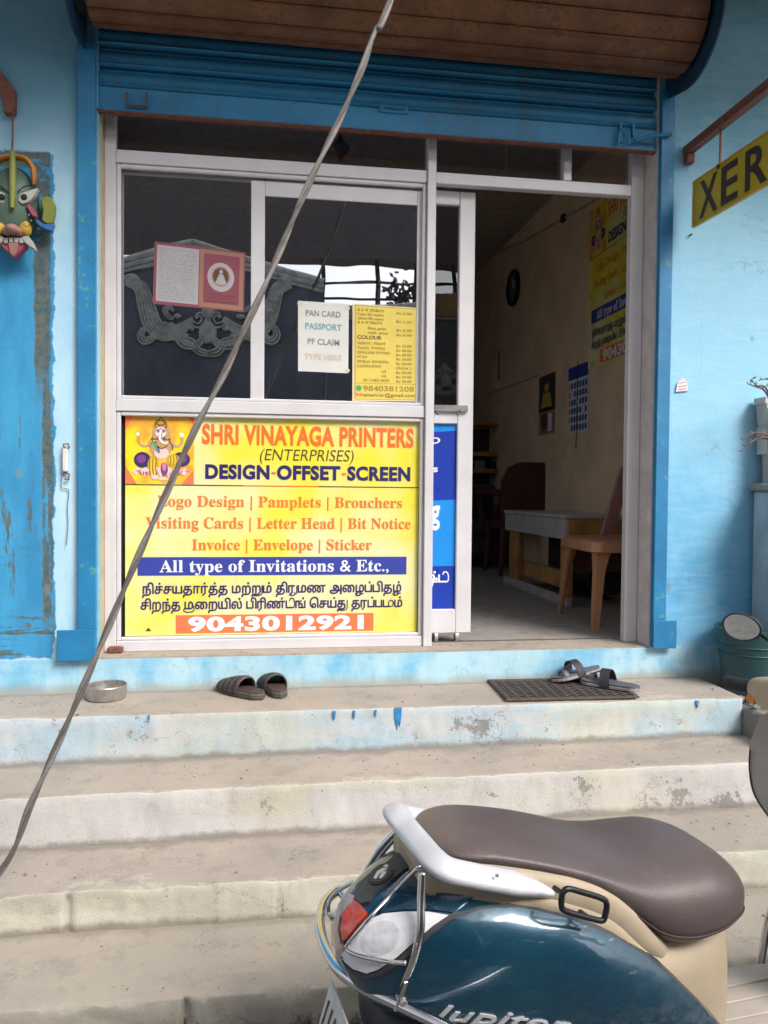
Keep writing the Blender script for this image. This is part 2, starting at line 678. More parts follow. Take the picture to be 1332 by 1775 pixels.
def step_material(name, wash, tint, tintlev, shade, zb=(-.322, .009), yb=(0, 0)):
    m = M(name)
    up = m.nz().ss(.45, .75)
    n1, n2, n3 = m.noise(1.4, 5, .65), m.noise(9, 5, .65), m.noise(60, 4, .75)
    nx = m.noise(3.2, 6, .7, stretch=(.45, 1, 1.6))
    sp = m.noise(150, 3, .8)
    # treads: dusty sand-cement, trodden grey towards the middle
    tr = m.mix(n1.ss(.32, .66), (.44, .375, .32), (.335, .295, .26))
    tr = m.mix((n2 + (n3 - .5) * .4).ss(.52, .66) * .55, tr, (.27, .24, .21))
    tr = m.mix(m.noise(330, 2, .6).ss(.44, .30) * .45, tr, (.17, .15, .13))
    tr = m.mix(m.noise(1.1, 5, .65, dist=.4).ss(.52, .66) * .4, tr, (.47, .37, .29))
    tr = m.mix((m.voro(26) + (n2 - .5) * .4).ss(.09, .03) * .6, tr, (.20, .17, .15))
    tr = m.mix(m.noise(2.3, 6, .75, stretch=(.5, 1.4, 1)).ss(.55, .66) * .45, tr, (.25, .215, .19))
    tr = m.mix((sp + (n2 - .5) * .4).ss(.62, .74) * .45, tr, (.55, .51, .44))
    tr = m.mix((nx + (n3 - .5) * .3).ss(.62, .66) * .4, tr, (.60, .58, .52))
    # risers: worn whitewash over grey cement
    ri = m.mix(n1.ss(.3, .7), mul(wash, .96), mul(wash, .78))
    ri = m.mix((nx + (n2 - .5) * .5).ss(tintlev, tintlev + .14) * .7, ri, tint)
    ri = m.mix((n2 + (sp - .5) * .9 + (n1 - .5) * .3).ss(.60, .68) * .55, ri, (.40, .39, .36))
    pe = m.noise(5.5, 7, .78)
    ri = m.mix((pe + (n1 - .5) * .5 + (n3 - .5) * .3).ss(.645, .67) * .9, ri, (.23, .22, .215))
    ri = m.mix((m.voro(34) + (n2 - .5) * .5).ss(.10, .04) * nx.ss(.45, .6) * .8, ri, (.20, .19, .185))
    ri = m.mix(m.noise(.9, 4, .6).ss(.50, .62) * .45, ri, (.62, .56, .38))
    ri = m.mix(m.noise(1.3, 5, .65, dist=.5).ss(.56, .66) * .30, ri, (.42, .52, .50))
    ri = m.mix(m.noise(330, 2, .6).ss(.42, .30) * .5, ri, (.30, .28, .26))
    ri = m.mix(m.noise(2.6, 5, .7, stretch=(1, 1, 3)).ss(.60, .68) * .4, ri, (.36, .34, .30))
    ri = m.mix((sp + (nx - .5) * .5).ss(.64, .72) * .3, ri, (.33, .31, .28))
    # dirt packed along the foot of the riser and the back of the tread
    foot = m.z - zb[0] - m.x * zb[1]
    ri = m.mix((foot + (n2 - .5) * .05 + (n3 - .5) * .02).ss(.030, .004) * .75, ri, (.20, .175, .15))
    back = m.y - yb[0] - m.x * yb[1]
    tr = m.mix((back + (n2 - .5) * .10 + (n3 - .5) * .03).ss(-.05, -.005) * .6, tr, (.19, .165, .145))
    ck = (m.noise(1.7, 9, .62, stretch=(.8, 1, 1), dist=.3) - .5).abs()
    crk = ck.ss(.0045, .001) * n1.ss(.50, .58)
    k = m.mix(up, ri, tr)
    k = m.mix(crk * .6, k, (.13, .12, .11))
    k = m.mix(shade, k, (.44, .40, .31))
    m.col(k).rough(.9)
    m.bump(n3 * .6 + sp * .8 + n2 * .2, .38, .006)
    return m.m


def concrete(name, a, b, c, bstr=.6):
    m = M(name)
    n1, n2, n3 = m.noise(1.7, 5), m.noise(11, 6, .7), m.noise(90, 4, .8)
    k = m.mix(n1.ss(.3, .7), a, b)
    k = m.mix((n2 + (n3 - .5) * .6).ss(.52, .66), k, c)
    m.col(k).rough(.92).bump(n2 * .6 + n3, bstr, .012)
    return m.m


def alu_material():
    m = M('anodised_aluminium')
    n = m.noise(6, 4, .6)
    n2 = m.noise(70, 4, .7)
    k = m.mix(n.ss(.3, .7), (.70, .68, .71), (.76, .74, .77))
    k = m.mix((n2 + (n - .5) * .3).ss(.66, .76) * .5, k, (.42, .38, .36))
    m.col(k).rough(n * .2 + .34).set(Metallic=.2)
    m.bump(n2, .08, .002)
    return m.m


def glass_material(name, tint, refl):
    m = bpy.data.materials.new(name)
    m.use_nodes = True
    nt = m.node_tree
    nt.nodes.clear()
    out = nt.nodes.new('ShaderNodeOutputMaterial')
    tr = nt.nodes.new('ShaderNodeBsdfTransparent')
    tr.inputs[0].default_value = (*tint, 1)
    gl = nt.nodes.new('ShaderNodeBsdfGlossy')
    gl.inputs['Roughness'].default_value = .0
    gl.inputs['Color'].default_value = (.93, .95, 1, 1)
    mx = nt.nodes.new('ShaderNodeMixShader')
    lw = nt.nodes.new('ShaderNodeFresnel')
    lw.inputs['IOR'].default_value = 1.5
    ad = nt.nodes.new('ShaderNodeMath')
    ad.operation = 'ADD'
    ad.inputs[1].default_value = refl
    # the pane is faintly wavy
    tc = nt.nodes.new('ShaderNodeTexCoord')
    ns = nt.nodes.new('ShaderNodeTexNoise')
    ns.inputs['Scale'].default_value = 2.2
    nt.links.new(tc.outputs['Object'], ns.inputs['Vector'])
    bp = nt.nodes.new('ShaderNodeBump')
    bp.inputs['Strength'].default_value = .05
    bp.inputs['Distance'].default_value = .02
    nt.links.new(ns.outputs['Fac'], bp.inputs['Height'])
    nt.links.new(bp.outputs[0], gl.inputs['Normal'])
    nt.links.new(lw.outputs[0], ad.inputs[0])
    nt.links.new(ad.outputs[0], mx.inputs[0])
    nt.links.new(tr.outputs[0], mx.inputs[1])
    nt.links.new(gl.outputs[0], mx.inputs[2])
    nt.links.new(mx.outputs[0], out.inputs[0])
    return m


def shutter_blue():
    m = M('shutter_blue_enamel')
    n = m.noise(6, 5, .6, stretch=(.25, 1, 1))
    n2 = m.noise(45, 5, .75)
    k = m.mix(n.ss(.3, .7), (.018, .19, .40), (.03, .27, .52))
    k = m.mix((n2 + (n - .5) * .5).ss(.62, .70) * .7, k, (.09, .085, .075))
    k = m.mix(m.noise(2.2, 6, .75, stretch=(1.6, 1, .5)).ss(.50, .68) * .5, k, (.05, .12, .16))
    k = m.mix((m.noise(3, 5, .7, stretch=(2, 1, .3))).ss(.6, .75) * .35, k, (.08, .34, .36))
    m.col(k).rough(n2 * .25 + .36).bump(n2, .2, .003)
    return m.m


def painted(name, c, chip, lev=.68, rough=.45, scale=40, coat=0.):
    m = M(name)
    n, n2 = m.noise(5, 5), m.noise(scale, 5, .75)
    k = m.mix(n.ss(.3, .7), mul(c, .82), mul(c, 1.1))
    k = m.mix((n2 + (n - .5) * .4).ss(lev, lev + .05), k, chip)
    m.col(k).rough(n2 * .25 + rough - .1).bump(n2, .2, .003)
    if coat:
        m.set(Coat_Weight=coat)
    return m.m


MT = {}
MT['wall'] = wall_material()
MT['step1'] = step_material('whitewashed_step_bluish', (.60, .65, .70), (.36, .55, .67), .42, .04, (-.322, .009), (0, 0))
MT['step2'] = step_material('whitewashed_step', (.67, .65, .65), (.55, .53, .44), .48, .06, (-.503, .012), (-.352, -.012))
MT['step3'] = step_material('limewashed_step_cream', (.70, .67, .57), (.50, .47, .38), .46, .06, (-.634, .010), (-.668, -.010))
MT['step4'] = step_material('rough_cement_step', (.46, .43, .37), (.34, .32, .28), .4, .2, (-.76, 0), (-.985, -.026))
MT['road'] = concrete('road_concrete', (.25, .235, .21), (.19, .18, .165), (.13, .125, .12), .8)
MT['rubble'] = concrete('broken_concrete', (.29, .275, .25), (.20, .19, .175), (.13, .125, .115), .9)
MT['floor'] = concrete('shop_floor_cement', (.30, .28, .26), (.36, .34, .32), (.22, .21, .20), .3)
MT['sill'] = concrete('sill_cement', (.44, .38, .32), (.36, .31, .27), (.28, .22, .18), .5)
MT['plaster'] = simple('reveal_plaster', (.62, .56, .55), .85, var=.15, scale=9, bump=.3, dirt=((.22, .19, .17), .60))
MT['tan'] = simple('reveal_tan', (.50, .40, .26), .8, var=.15, scale=9, bump=.3, dirt=((.25, .2, .13), .62))
MT['inwall'] = simple('interior_limewash', (.80, .59, .39), .85, var=.12, scale=3, bump=.2, dirt=((.50, .40, .31), .62))
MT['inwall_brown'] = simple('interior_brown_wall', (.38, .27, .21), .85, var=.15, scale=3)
MT['inceil'] = simple('interior_ceiling', (.45, .38, .31), .9)
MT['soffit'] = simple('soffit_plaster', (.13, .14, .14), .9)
MT['alu'] = alu_material()
MT['glass'] = glass_material('tinted_window_glass', (.85, .80, .80), .50)
MT['glass2'] = glass_material('door_glass', (.62, .60, .62), .10)
MT['blue'] = shutter_blue()
MT['guide'] = painted('guide_blue_enamel', (.020, .21, .44), (.09, .30, .33), .60, .4, 22)
def coil_material():
    m = M('rusty_coil_slat')
    n, n2, n3 = m.noise(7, 6, .7), m.noise(38, 5, .75), m.noise(1.3, 4)
    k = m.mix((n + (n3 - .5) * .6).ss(.3, .7), (.10, .038, .018), (.20, .085, .036))
    k = m.mix((n2 + (n - .5) * .6).ss(.56, .66) * .65, k, (.055, .024, .016))
    k = m.mix((n2 + (n3 - .5) * .8).ss(.34, .24) * .6, k, (.26, .15, .08))
    k = m.mix(m.noise(3, 6, .7, stretch=(3, 1, .6)).ss(.58, .68) * .4, k, (.16, .13, .11))
    m.col(k).rough(n2 * .3 + .5).bump(n2, .35, .004)
    return m.m


MT['brownslat'] = coil_material()
MT['rust'] = painted('rusted_iron', (.20, .075, .05), (.10, .04, .03), .55, .7)
MT['dark'] = simple('near_black_matt', (.02, .02, .022), .8)  # plain near-black finish shared by various dark parts
MT['rubber'] = simple('black_rubber', (.025, .024, .025), .7)
MT['steel'] = simple('dull_steel', (.50, .48, .46), .34, .85, scale=25, dirt=((.28, .25, .22), .6))
MT['chrome'] = simple('chrome', (.70, .69, .70), .16, 1., var=.08, scale=20, bump=.03, dirt=((.42, .36, .30), .66))
MT['cable'] = simple('weathered_cable', (.15, .13, .12), .75, var=.2, scale=30)
MT['wood'] = simple('orange_wood', (.50, .26, .085), .55, var=.3, scale=9, dirt=((.16, .07, .03), .62))
MT['darkwood'] = simple('dark_wood', (.10, .045, .03), .5, var=.25, scale=9)
MT['chairbrown'] = simple('brown_plastic', (.56, .27, .14), .38, var=.1, scale=6, bump=.05)
MT['maroon'] = simple('maroon_plastic', (.10, .028, .028), .4, var=.1, scale=6, bump=.05)
MT['marble'] = simple('greyish_marble', (.50, .48, .47), .35, var=.15, scale=10)
MT['black'] = simple('black_plastic', (.015, .015, .017), .4)
MT['white'] = simple('white_plastic', (.70, .70, .68), .45, var=.06)


def flat(name, c, rough=.5):
    return simple(name, c, rough, var=.06, scale=5, bump=0)


P_YEL = (.86, .78, .03)


def sign_material():
    m = M('yellow_print')
    n = m.noise(2.0, 2)
    k = m.mix((n + (m.noise(30, 3) - .5) * .04).ss(.34, .62), (.84, .75, .06), (.82, .78, .44))
    k = m.mix((m.noise(14, 6, .75) + (m.z * -.25)).ss(.46, .62) * .16, k, (.50, .46, .36))
    m.col(k).rough(m.noise(8, 4) * .3 + .15).bump(m.noise(3.5, 2), .25, .006)
    return m.m


MT['signyel'] = sign_material()
MT['pr_orange'] = flat('print_orange', (.86, .16, .02))
MT['pr_orange2'] = flat('print_soft_orange', (.78, .20, .035))
MT['pr_red'] = flat('print_coral', (.86, .19, .07))
MT['pr_navy'] = flat('print_navy', (.022, .012, .13))
MT['pr_blue'] = flat('print_blue', (.035, .055, .35))
MT['pr_dark'] = flat('print_dark_brown', (.11, .05, .02))
MT['pr_white'] = flat('print_white', (.82, .82, .84))
MT['pr_gold'] = flat('print_gold', (.62, .35, .04))
MT['pr_cream'] = flat('print_cream', (.80, .62, .46))
MT['pr_pink'] = flat('print_pink', (.70, .22, .36))
MT['pr_skin'] = flat('print_pale_pink', (.80, .60, .56))
MT['pr_deep'] = flat('print_deep_blue', (.03, .03, .11))
MT['pr_tan'] = flat('print_tan', (.55, .33, .20))
MT['pr_bronze'] = flat('print_bronze', (.22, .10, .03))
MT['pr_purple'] = flat('print_purple', (.22, .05, .26))
MT['pr_yellow'] = flat('print_yellow', (.80, .55, .03))
MT['pr_rosy'] = flat('print_rosy', (.62, .33, .42))
MT['pr_olive'] = flat('print_faded_olive', (.42, .30, .05))
MT['pr_green'] = flat('print_green', (.04, .42, .16))
MT['pr_teal'] = flat('print_teal', (.20, .42, .44))
MT['pr_grey'] = flat('print_grey', (.28, .32, .30))
MT['pr_faint'] = flat('print_faded_sand', (.72, .60, .47))
MT['paper'] = flat('white_paper', (.72, .72, .70), .7)
MT['paper_yellow'] = flat('yellow_paper', (.80, .62, .12), .6)
MT['paper_edge'] = flat('paper_pale_edge', (.80, .66, .40), .6)
MT['paper_lilac'] = flat('lilac_paper', (.44, .41, .44), .7)
MT['paper_rose'] = flat('rose_paper', (.26, .065, .095), .7)
MT['paper_peach'] = flat('peach_paper', (.36, .18, .13), .7)
MT['film_blue'] = flat('royal_blue_film', (.018, .05, .40), .3)
MT['film_sky'] = flat('sky_blue_film', (.02, .28, .78), .3)

# ------------------------------------------------------------------ the setting: road, steps
m = MB()
NX, NY = 80, 60
gx = [-40 + 80 * i / NX for i in range(NX + 1)]
gx = sorted(set([round(x, 3) for x in gx] + [-3 + .1 * i for i in range(61)]))
gy = sorted(set([-60 + 2 * i for i in range(30)] + [-4 + .1 * i for i in range(31)] + [0, 2, 6, 30]))
vv = {}
for i, x in enumerate(gx):
    for j, y in enumerate(gy):
        z = -.755 + .012 * noise.noise(Vector((x * 1.3, y * 1.3, 0))) + .006 * noise.noise(Vector((x * 6, y * 6, 3)))
        if y > -1.0: z = -.78
        vv[i, j] = m.bm.verts.new((x, y, z))
for i in range(len(gx) - 1):
    for j in range(len(gy) - 1):
        m.bm.faces.new((vv[i, j], vv[i + 1, j], vv[i + 1, j + 1], vv[i, j + 1]))
tag(m.build('road', MT['road'], smooth='all'), kind='structure')


def step(name, mat, x0, x1, yb, yf, z, zb, chip, grooves=(), seed=0):
    """yb / yf / z / zb are functions of x: back line, front edge, tread level, level of the next tread below"""
    m = MB()
    n = int((x1 - x0) / .011)
    rows = []
    for i in range(n + 1):
        x = x0 + (x1 - x0) * i / n
        B, F, Z, ZB = yb(x), yf(x), z(x), zb(x) - .03
        e = noise.noise(Vector((x * 3.1, seed, 0))) * .006 + noise.noise(Vector((x * 11, seed, 4))) * .004
        c = .006 + max(0, noise.noise(Vector((x * 7, seed + 9, 0))) + .35 * noise.noise(Vector((x * 31, seed, 0))) + .2 * noise.noise(Vector((x * 70, seed, 2)))) * chip
        g = 0
        for gx_, gw, gd in grooves:
            g = max(g, gd * max(0, 1 - abs(x - gx_ + .012 * noise.noise(Vector((x * 20, seed, 7)))) / gw))
        r = []
        for t in (0, .15, .3, .45, .6, .75, .88):
            y = B + (F + c - B) * t
            r.append((x, y, Z + .0035 * noise.noise(Vector((x * 5, y * 8, seed))) - .004 * t))
        for a in (0, .3, .6, 1):
            an = a * math.pi / 2
            r.append((x, F + e + c * (1 - math.sin(an)) + g * .5, Z - .004 - c * (1 - math.cos(an)) + .002 * noise.noise(Vector((x * 40, a * 3, seed)))))
        H = Z - ZB
        for t in (.2, .36, .52, .68, .84, 1.0):
            zz = Z - .004 - c - (H - c) * (t - .1) / .9
            bulge = .006 * noise.noise(Vector((x * 6, zz * 14, seed + 2))) + .003 * noise.noise(Vector((x * 28, zz * 28, seed + 5)))
            r.append((x, F + e + bulge + g, zz))
        rows.append(r)
    R = [[m.bm.verts.new(p) for p in r] for r in rows]
    for A, B in zip(R[:-1], R[1:]):
        for k in range(len(A) - 1):
            m.bm.faces.new((A[k], A[k + 1], B[k + 1], B[k]))
    for A in (R[0], R[-1]):
        b = [m.bm.verts.new((A[0].co.x, A[0].co.y, A[-1].co.z))]
        m.bm.faces.new(A + b)
    o = m.build(name, mat, smooth='all')
    return tag(o, kind='structure')


L1 = lambda x: -.1455 + .0008 * x
L2 = lambda x: -.322 + .009 * x
L3 = lambda x: -.503 + .012 * x
L4 = lambda x: -.634 + .010 * x
L5 = lambda x: -.76
Y0 = lambda x: .05
Y1 = lambda x: -.352 - .012 * x
Y2 = lambda x: -.668 - .010 * x
Y3 = lambda x: -.985 - .026 * x
Y4 = lambda x: -1.345 - .03 * x
bk = lambda f: (lambda x: f(x) + .05)
s1 = step('landing_step', MT['step1'], -3.0, 2.0, Y0, Y1, L1, L2, .022, seed=1)
step('second_step', MT['step2'], -3.0, 3.4, bk(Y1), Y2, L2, L3, .024, seed=2)
step('third_step', MT['step3'], -3.0, 3.4, bk(Y2), Y3, L3, L4, .040, grooves=((-.585, .014, .02), (.05, .008, .006), (.42, .008, .005), (-1.3, .012, .012)), seed=3)
step('bottom_step', MT['step4'], -3.0, 3.4, bk(Y3), Y4, L4, L5, .05, grooves=((-.2, .02, .03), (.35, .02, .02)), seed=4)

# run-down blue paint on the landing's riser
MT['drip'] = simple('spilt_blue_paint', (.03, .25, .56), .6, var=.35, scale=60, bump=.3)
for (px, py, w, h) in ((690, 1226, 13, 40), (580, 1232, 5, 16), (614, 1231, 4, 15), (651, 1230, 4, 12), (1204, 1212, 6, 14), (258, 1240, 4, 14)):
    P = aY(px, py, Y1(0))
    yy = Y1(P.x) - .0065
    k = 3.09 / FPX
    m = MB()
    pts = []
    N = 5
    prof = [1, .95, .8, .55, .45] if w < 10 else [1, 1, .92, .8, .5]
    for i in range(N):
        pts.append((P.x - w * k * .5 * prof[i], yy, P.z - h * k * i / N))
    if w >= 10:
        pts += [(P.x - w * k * .12, yy, P.z - h * k), (P.x + w * k * .08, yy, P.z - h * k * .6), (P.x + w * k * .3, yy, P.z - h * k * .8)]
    else:
        pts += [(P.x, yy, P.z - h * k)]
    for i in range(N - 1, -1, -1):
        pts.append((P.x + w * k * .5 * prof[i] * .95, yy, P.z - h * k * i / N))
    m.prism(pts, (0, .012, 0))
    m.build('paint_drip', MT['drip'], s1)

# broken concrete and grit along the foot of the bottom step
m = MB()
rr = random.Random(3)
for i in range(420):
    x = rr.uniform(-2.2, 2.6)
    y = Y4(x) - abs(rr.gauss(0, .05)) + .01
    r = rr.choice((.004, .006, .008, .012, .02)) * rr.uniform(.7, 1.3)
    t = bmesh.new()
    bmesh.ops.create_icosphere(t, subdivisions=1, radius=r)
    for v in t.verts:
        v.co *= rr.uniform(.7, 1.25)
        v.co.z *= .7
    t.transform(Matrix.Translation((x, y, -.755 + r * .4 + max(0, .05 - (Y4(x) - y)) * .6)))
    m._merge(t)
tag(m.build('rubble', MT['rubble']), kind='stuff', label='broken concrete crumbs along the foot of the bottom step')
m = MB()
for i in range(520):
    x = rr.uniform(-1.3, 2.0)
    zf, yf, yb_ = rr.choice(((L1, Y1, lambda q: 0.0), (L2, Y2, Y1), (L3, Y3, Y2), (L4, Y4, Y3)))
    t_ = rr.random() ** .7
    y = yf(x) + (yb_(x) - yf(x)) * t_ * .97
    r = rr.choice((.0012, .0015, .002, .002, .0035)) * rr.uniform(.7, 1.4)
    t = bmesh.new()
    bmesh.ops.create_icosphere(t, subdivisions=1, radius=r)
    t.transform(Matrix.Translation((x, y, zf(x) + r * .3)) @ Matrix.Diagonal((rr.uniform(.8, 1.8), rr.uniform(.8, 1.5), .7, 1)))
    m._merge(t)
tag(m.build('grit', simple('grit', (.36, .32, .27), .9, var=.6, scale=90)), kind='stuff', label='fine grit and dust crumbs scattered on the step treads')
# loose slab pieces at the kerb
for i, (xa, xb) in enumerate(((-1.5, -.62), (-.59, -.17), (-.14, .30), (.33, .8))):
    m = MB()
    pts = []
    n = 14
    for k in range(n + 1):
        x = xa + (xb - xa) * k / n
        pts.append((x, Y4(x) - .035 + .012 * noise.noise(Vector((x * 9, i, 0))), -.75))
    for k in range(n, -1, -1):
        x = xa + (xb - xa) * k / n
        pts.append((x, Y4(x) - .30 + .01 * noise.noise(Vector((x * 9, i, 5))), -.75))
    m.prism(pts, (0, 0, .022 + .006 * (i % 2)), .004)
    tag(m.build('kerb_slab', MT['rubble']), kind='structure')

# ------------------------------------------------------------------ the shop building
OX0, OX1 = -.685, 1.77
shop = thing('shop_building', 'light blue plastered shop building with a recessed doorway and weathered paint patches', 'building')
m = MB()
# front wall outer face as a fine sheet with slight unevenness, thickness behind
def wall_block(x0, x1, z0, z1, y0=0.0, y1=.24, step_=.06):
    nx, nz_ = max(2, int((x1 - x0) / step_)), max(2, int((z1 - z0) / step_))
    g = {}
    for i in range(nx + 1):
        for j in range(nz_ + 1):
            x, z = x0 + (x1 - x0) * i / nx, z0 + (z1 - z0) * j / nz_
            edge = min(i, nx - i, j, nz_ - j) > 0
            y = y0 + (.006 * noise.noise(Vector((x * 1.7, z * 1.7, 0))) + .0025 * noise.noise(Vector((x * 7, z * 7, 1))) if edge else 0)
            g[i, j] = m.bm.verts.new((x, y, z))
    for i in range(nx):
        for j in range(nz_):
            m.bm.faces.new((g[i, j], g[i + 1, j], g[i + 1, j + 1], g[i, j + 1]))
    c = [(x0, z0), (x1, z0), (x1, z1), (x0, z1)]
    for k in range(4):
        a, b = c[k], c[(k + 1) % 4]
        m.face([(a[0], y0, a[1]), (b[0], y0, b[1]), (b[0], y1, b[1]), (a[0], y1, a[1])])
    m.face([(x, y1, z) for x, z in c])
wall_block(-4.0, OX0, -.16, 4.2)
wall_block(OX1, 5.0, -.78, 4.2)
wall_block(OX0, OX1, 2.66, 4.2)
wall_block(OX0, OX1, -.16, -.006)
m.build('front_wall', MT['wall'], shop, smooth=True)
m = MB()
m.box((OX0, .004, -.006), (OX1, .26, 0.0))
m.build('door_sill', MT['sill'], shop)
m = MB()
m.box((OX0 - .004, .05, 0), (OX0 + .003, .125, 2.6), .001)
m.build('left_reveal', MT['tan'], shop)
m = MB()
m.box((OX1 - .006, .004, .0), (OX1 + .004, .24, 2.6), .001)
m.build('right_reveal', MT['plaster'], shop)
RX0, RX1, RY1, RZ1 = -1.15, 2.34, 5.6, 3.15
m = MB(); m.box((RX0, .26, -.05), (RX1, RY1, 0)); m.build('shop_floor', MT['floor'], shop)
m = MB(); m.box((RX0, .24, RZ1), (RX1, RY1, RZ1 + .1)); m.build('ceiling', MT['inceil'], shop)
m = MB(); m.box((RX1, .24, -.05), (RX1 + .12, RY1, RZ1)); m.build('right_inside_wall', MT['inwall'], shop)
m = MB()
m.box((RX0 - .12, .24, -.05), (RX0, .55, RZ1)); m.box((RX0 - .12, 3.15, -.05), (RX0, RY1, RZ1)); m.box((RX0 - .12, .55, -.05), (RX0, 3.15, .80)); m.box((RX0 - .12, .55, 2.85), (RX0, 3.15, RZ1))  # added unseen window opening, lets sky light into the dark room
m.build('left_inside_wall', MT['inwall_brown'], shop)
for i in range(5):
    m = MB(); m.tube([(RX0 - .06, 1.15 + .4 * i, .80), (RX0 - .06, 1.15 + .4 * i, 2.85)], .012, 6); m.build('added_window_bar', MT['rust'], shop)
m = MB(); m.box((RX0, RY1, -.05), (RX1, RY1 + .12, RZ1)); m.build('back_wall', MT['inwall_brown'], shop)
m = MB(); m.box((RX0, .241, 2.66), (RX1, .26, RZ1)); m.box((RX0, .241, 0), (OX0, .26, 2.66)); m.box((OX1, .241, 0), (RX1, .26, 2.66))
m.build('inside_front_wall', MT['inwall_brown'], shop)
m = MB()
m.box((-4, -1.02, 3.06), (5, -.002, 3.18), .01)
m.build('canopy_slab', MT['soffit'], shop)
m = MB()
m.box((-4, -1.08, 3.0), (5, -1.02, 3.3), .01)
m.build('canopy_fascia', MT['soffit'], shop)
m = MB()
m.box((RX0 - .12, .24, 3.3), (5, RY1 + .2, 4.2))
m.build('upper_block', MT['soffit'], shop)
m = MB(); m.box((RX0, RY1 + .12, -.78), (5, RY1 + .2, 3.3)); m.box((4.9, .24, -.78), (5, RY1 + .1, 3.3))
m.build('outer_wall', MT['soffit'], shop)

# ------------------------------------------------------------------ roller shutter
sh = thing('roller_shutter', 'half raised blue rolling shutter with brown coil above the shop opening', 'shutter', (.54, 0, 0))
for x0, x1, fx0, fx1 in ((-.762, -.688, -.842, -.690), (1.770, 1.834, 1.770, 1.884)):
    m = MB()
    m.box((x0, -.028, .0), (x1, -.004, 2.535), .003)
    m.box((x0 if x0 < 0 else x0 + .001, -.004, .0), (x0 + .006 if x0 < 0 else x1, .0, 2.53))
    g = m.build('guide_rail', MT['guide'], sh)
    m = MB()
    m.box((fx0, -.034, -.004), (fx1, -.0285, .125), .002)
    m.build('foot_plate', MT['guide'], g)
# hanging slats
zs = [2.262, 2.37, 2.455, 2.54, 2.625, 2.71, 2.79]
XS0, XS1 = OX0 - .02, OX1 - .01
for i in range(1, len(zs) - 1):
    m = MB()
    z0, z1 = zs[i], zs[i + 1]
    H_ = z1 - z0
    prof = [(z0 + .001, .046), (z0 + .003, .012), (z0 + .008, .006), (z0 + .014, .010), (z0 + .02, .024), (z0 + H_ * .45, .014), (z0 + H_ * .62, .016), (z1 - .020, .026), (z1 - .015, .034), (z1 - .009, .030), (z1 - .006, .040), (z1 - .002, .046)]
    rings = []
    for x in np.linspace(XS0, XS1, 25):
        dz = .0022 * noise.noise(Vector((x * 2.5, i * 3.7, 0)))
        rings.append([(x, y - .003, z + dz) for z, y in prof] + [(x, y + .001, z + dz) for z, y in reversed(prof)])
    m.loft(rings)
    m.build('slat', MT['blue'], sh, smooth=True)
m = MB()
m.box((XS0, .010, 2.268), (XS1, .016, 2.368), .002)
m.box((XS0, -.004, 2.268), (XS1, .010, 2.274), .001)
bar = m.build('bottom_bar', MT['blue'], sh)
m = MB()
m.box((XS0, -.006, 2.2615), (XS1, .03, 2.2665), .001)
m.build('rusty_lip', MT['rust'], bar)
# coil of wound slats
RC, RCY, RCZ = .205, -.195, 2.735
NS = 15
for k in range(NS):
    a0, a1 = 2 * math.pi * k / NS + .25, 2 * math.pi * (k + 1) / NS + .25
    m = MB()
    prof = []
    for t in np.linspace(0.0, 1.0, 22):
        a = a0 + (a1 - a0) * t
        r = RC + .007 * math.sin(math.pi * t) + (.009 * math.exp(-((t - .06) / .045) ** 2)) + (.006 * math.exp(-((t - .16) / .03) ** 2)) - (.004 if t > .97 else 0)
        prof.append((r, a))
    rings = []
    for x in np.linspace(XS0 + .03, XS1 + .02, 9):
        rings.append([(x, RCY + r * math.cos(a), RCZ + r * math.sin(a)) for r, a in prof] + [(x, RCY + (r - .004) * math.cos(a), RCZ + (r - .004) * math.sin(a)) for r, a in reversed(prof)])
    m.loft(rings)
    m.build('coil_slat', MT['brownslat'], sh, smooth=True)
m = MB()
m.tube([(XS0 - .03, RCY, RCZ), (XS1 + .05, RCY, RCZ)], .175, 16)
m.build('coil_core', MT['dark'], sh)
for xp in (-.735, 1.800):
    m = MB()
    pts = [(xp, 0.0, 2.50), (xp, -.05, 2.49)]
    for k in range(12):
        a = math.radians(-75 - 105 * k / 11)
        pts.append((xp, -.215 + .265 * math.cos(a), 2.735 + .275 * math.sin(a)))
    pts += [(xp, -.48, 2.99), (xp, 0.0, 2.99)]
    m.prism(pts, (.008, 0, 0))
    m.build('end_plate', simple('end_plate_dark_blue', (.010, .045, .10), .6), sh)
# lock fittings on the bottom bar
m = MB()
m.tube([aY(*p, -.004) for p in ((220, 159), (221, 181), (255, 184), (254, 161))], .005, 6)
m.build('lock_staple', MT['rust'], sh)
m = MB()
c = aY(685, 190, .008)
m.box((c.x - .07, .002, c.z - .016), (c.x + .06, .0095, c.z + .016), .003)
m.tube([(c.x - .045, .002, c.z + .006), (c.x - .045, -.012, c.z + .006), (c.x + .04, -.012, c.z + .004), (c.x + .04, .002, c.z + .004)], .004, 6)
m.build('pull_handle', MT['blue'], sh)
m = MB()
c = aY(1085, 232, 0)
m.box((c.x - .03, -.006, c.z - .04), (c.x - .018, .0095, c.z + .05), .002)
m.box((c.x + .03, -.006, c.z - .01), (c.x + .042, .0095, c.z + .05), .002)
m.tube([aY(1100, 243, -.012), aY(1130, 235, -.03), aY(1165, 232, -.045)], .009, 8)
m.tube([aY(1072, 252, -.012), aY(1074, 228, -.014), aY(1084, 222, -.014), aY(1091, 228, -.014), aY(1090, 250, -.012)], .006, 8)
m.build('latch_bolt', MT['blue'], sh)

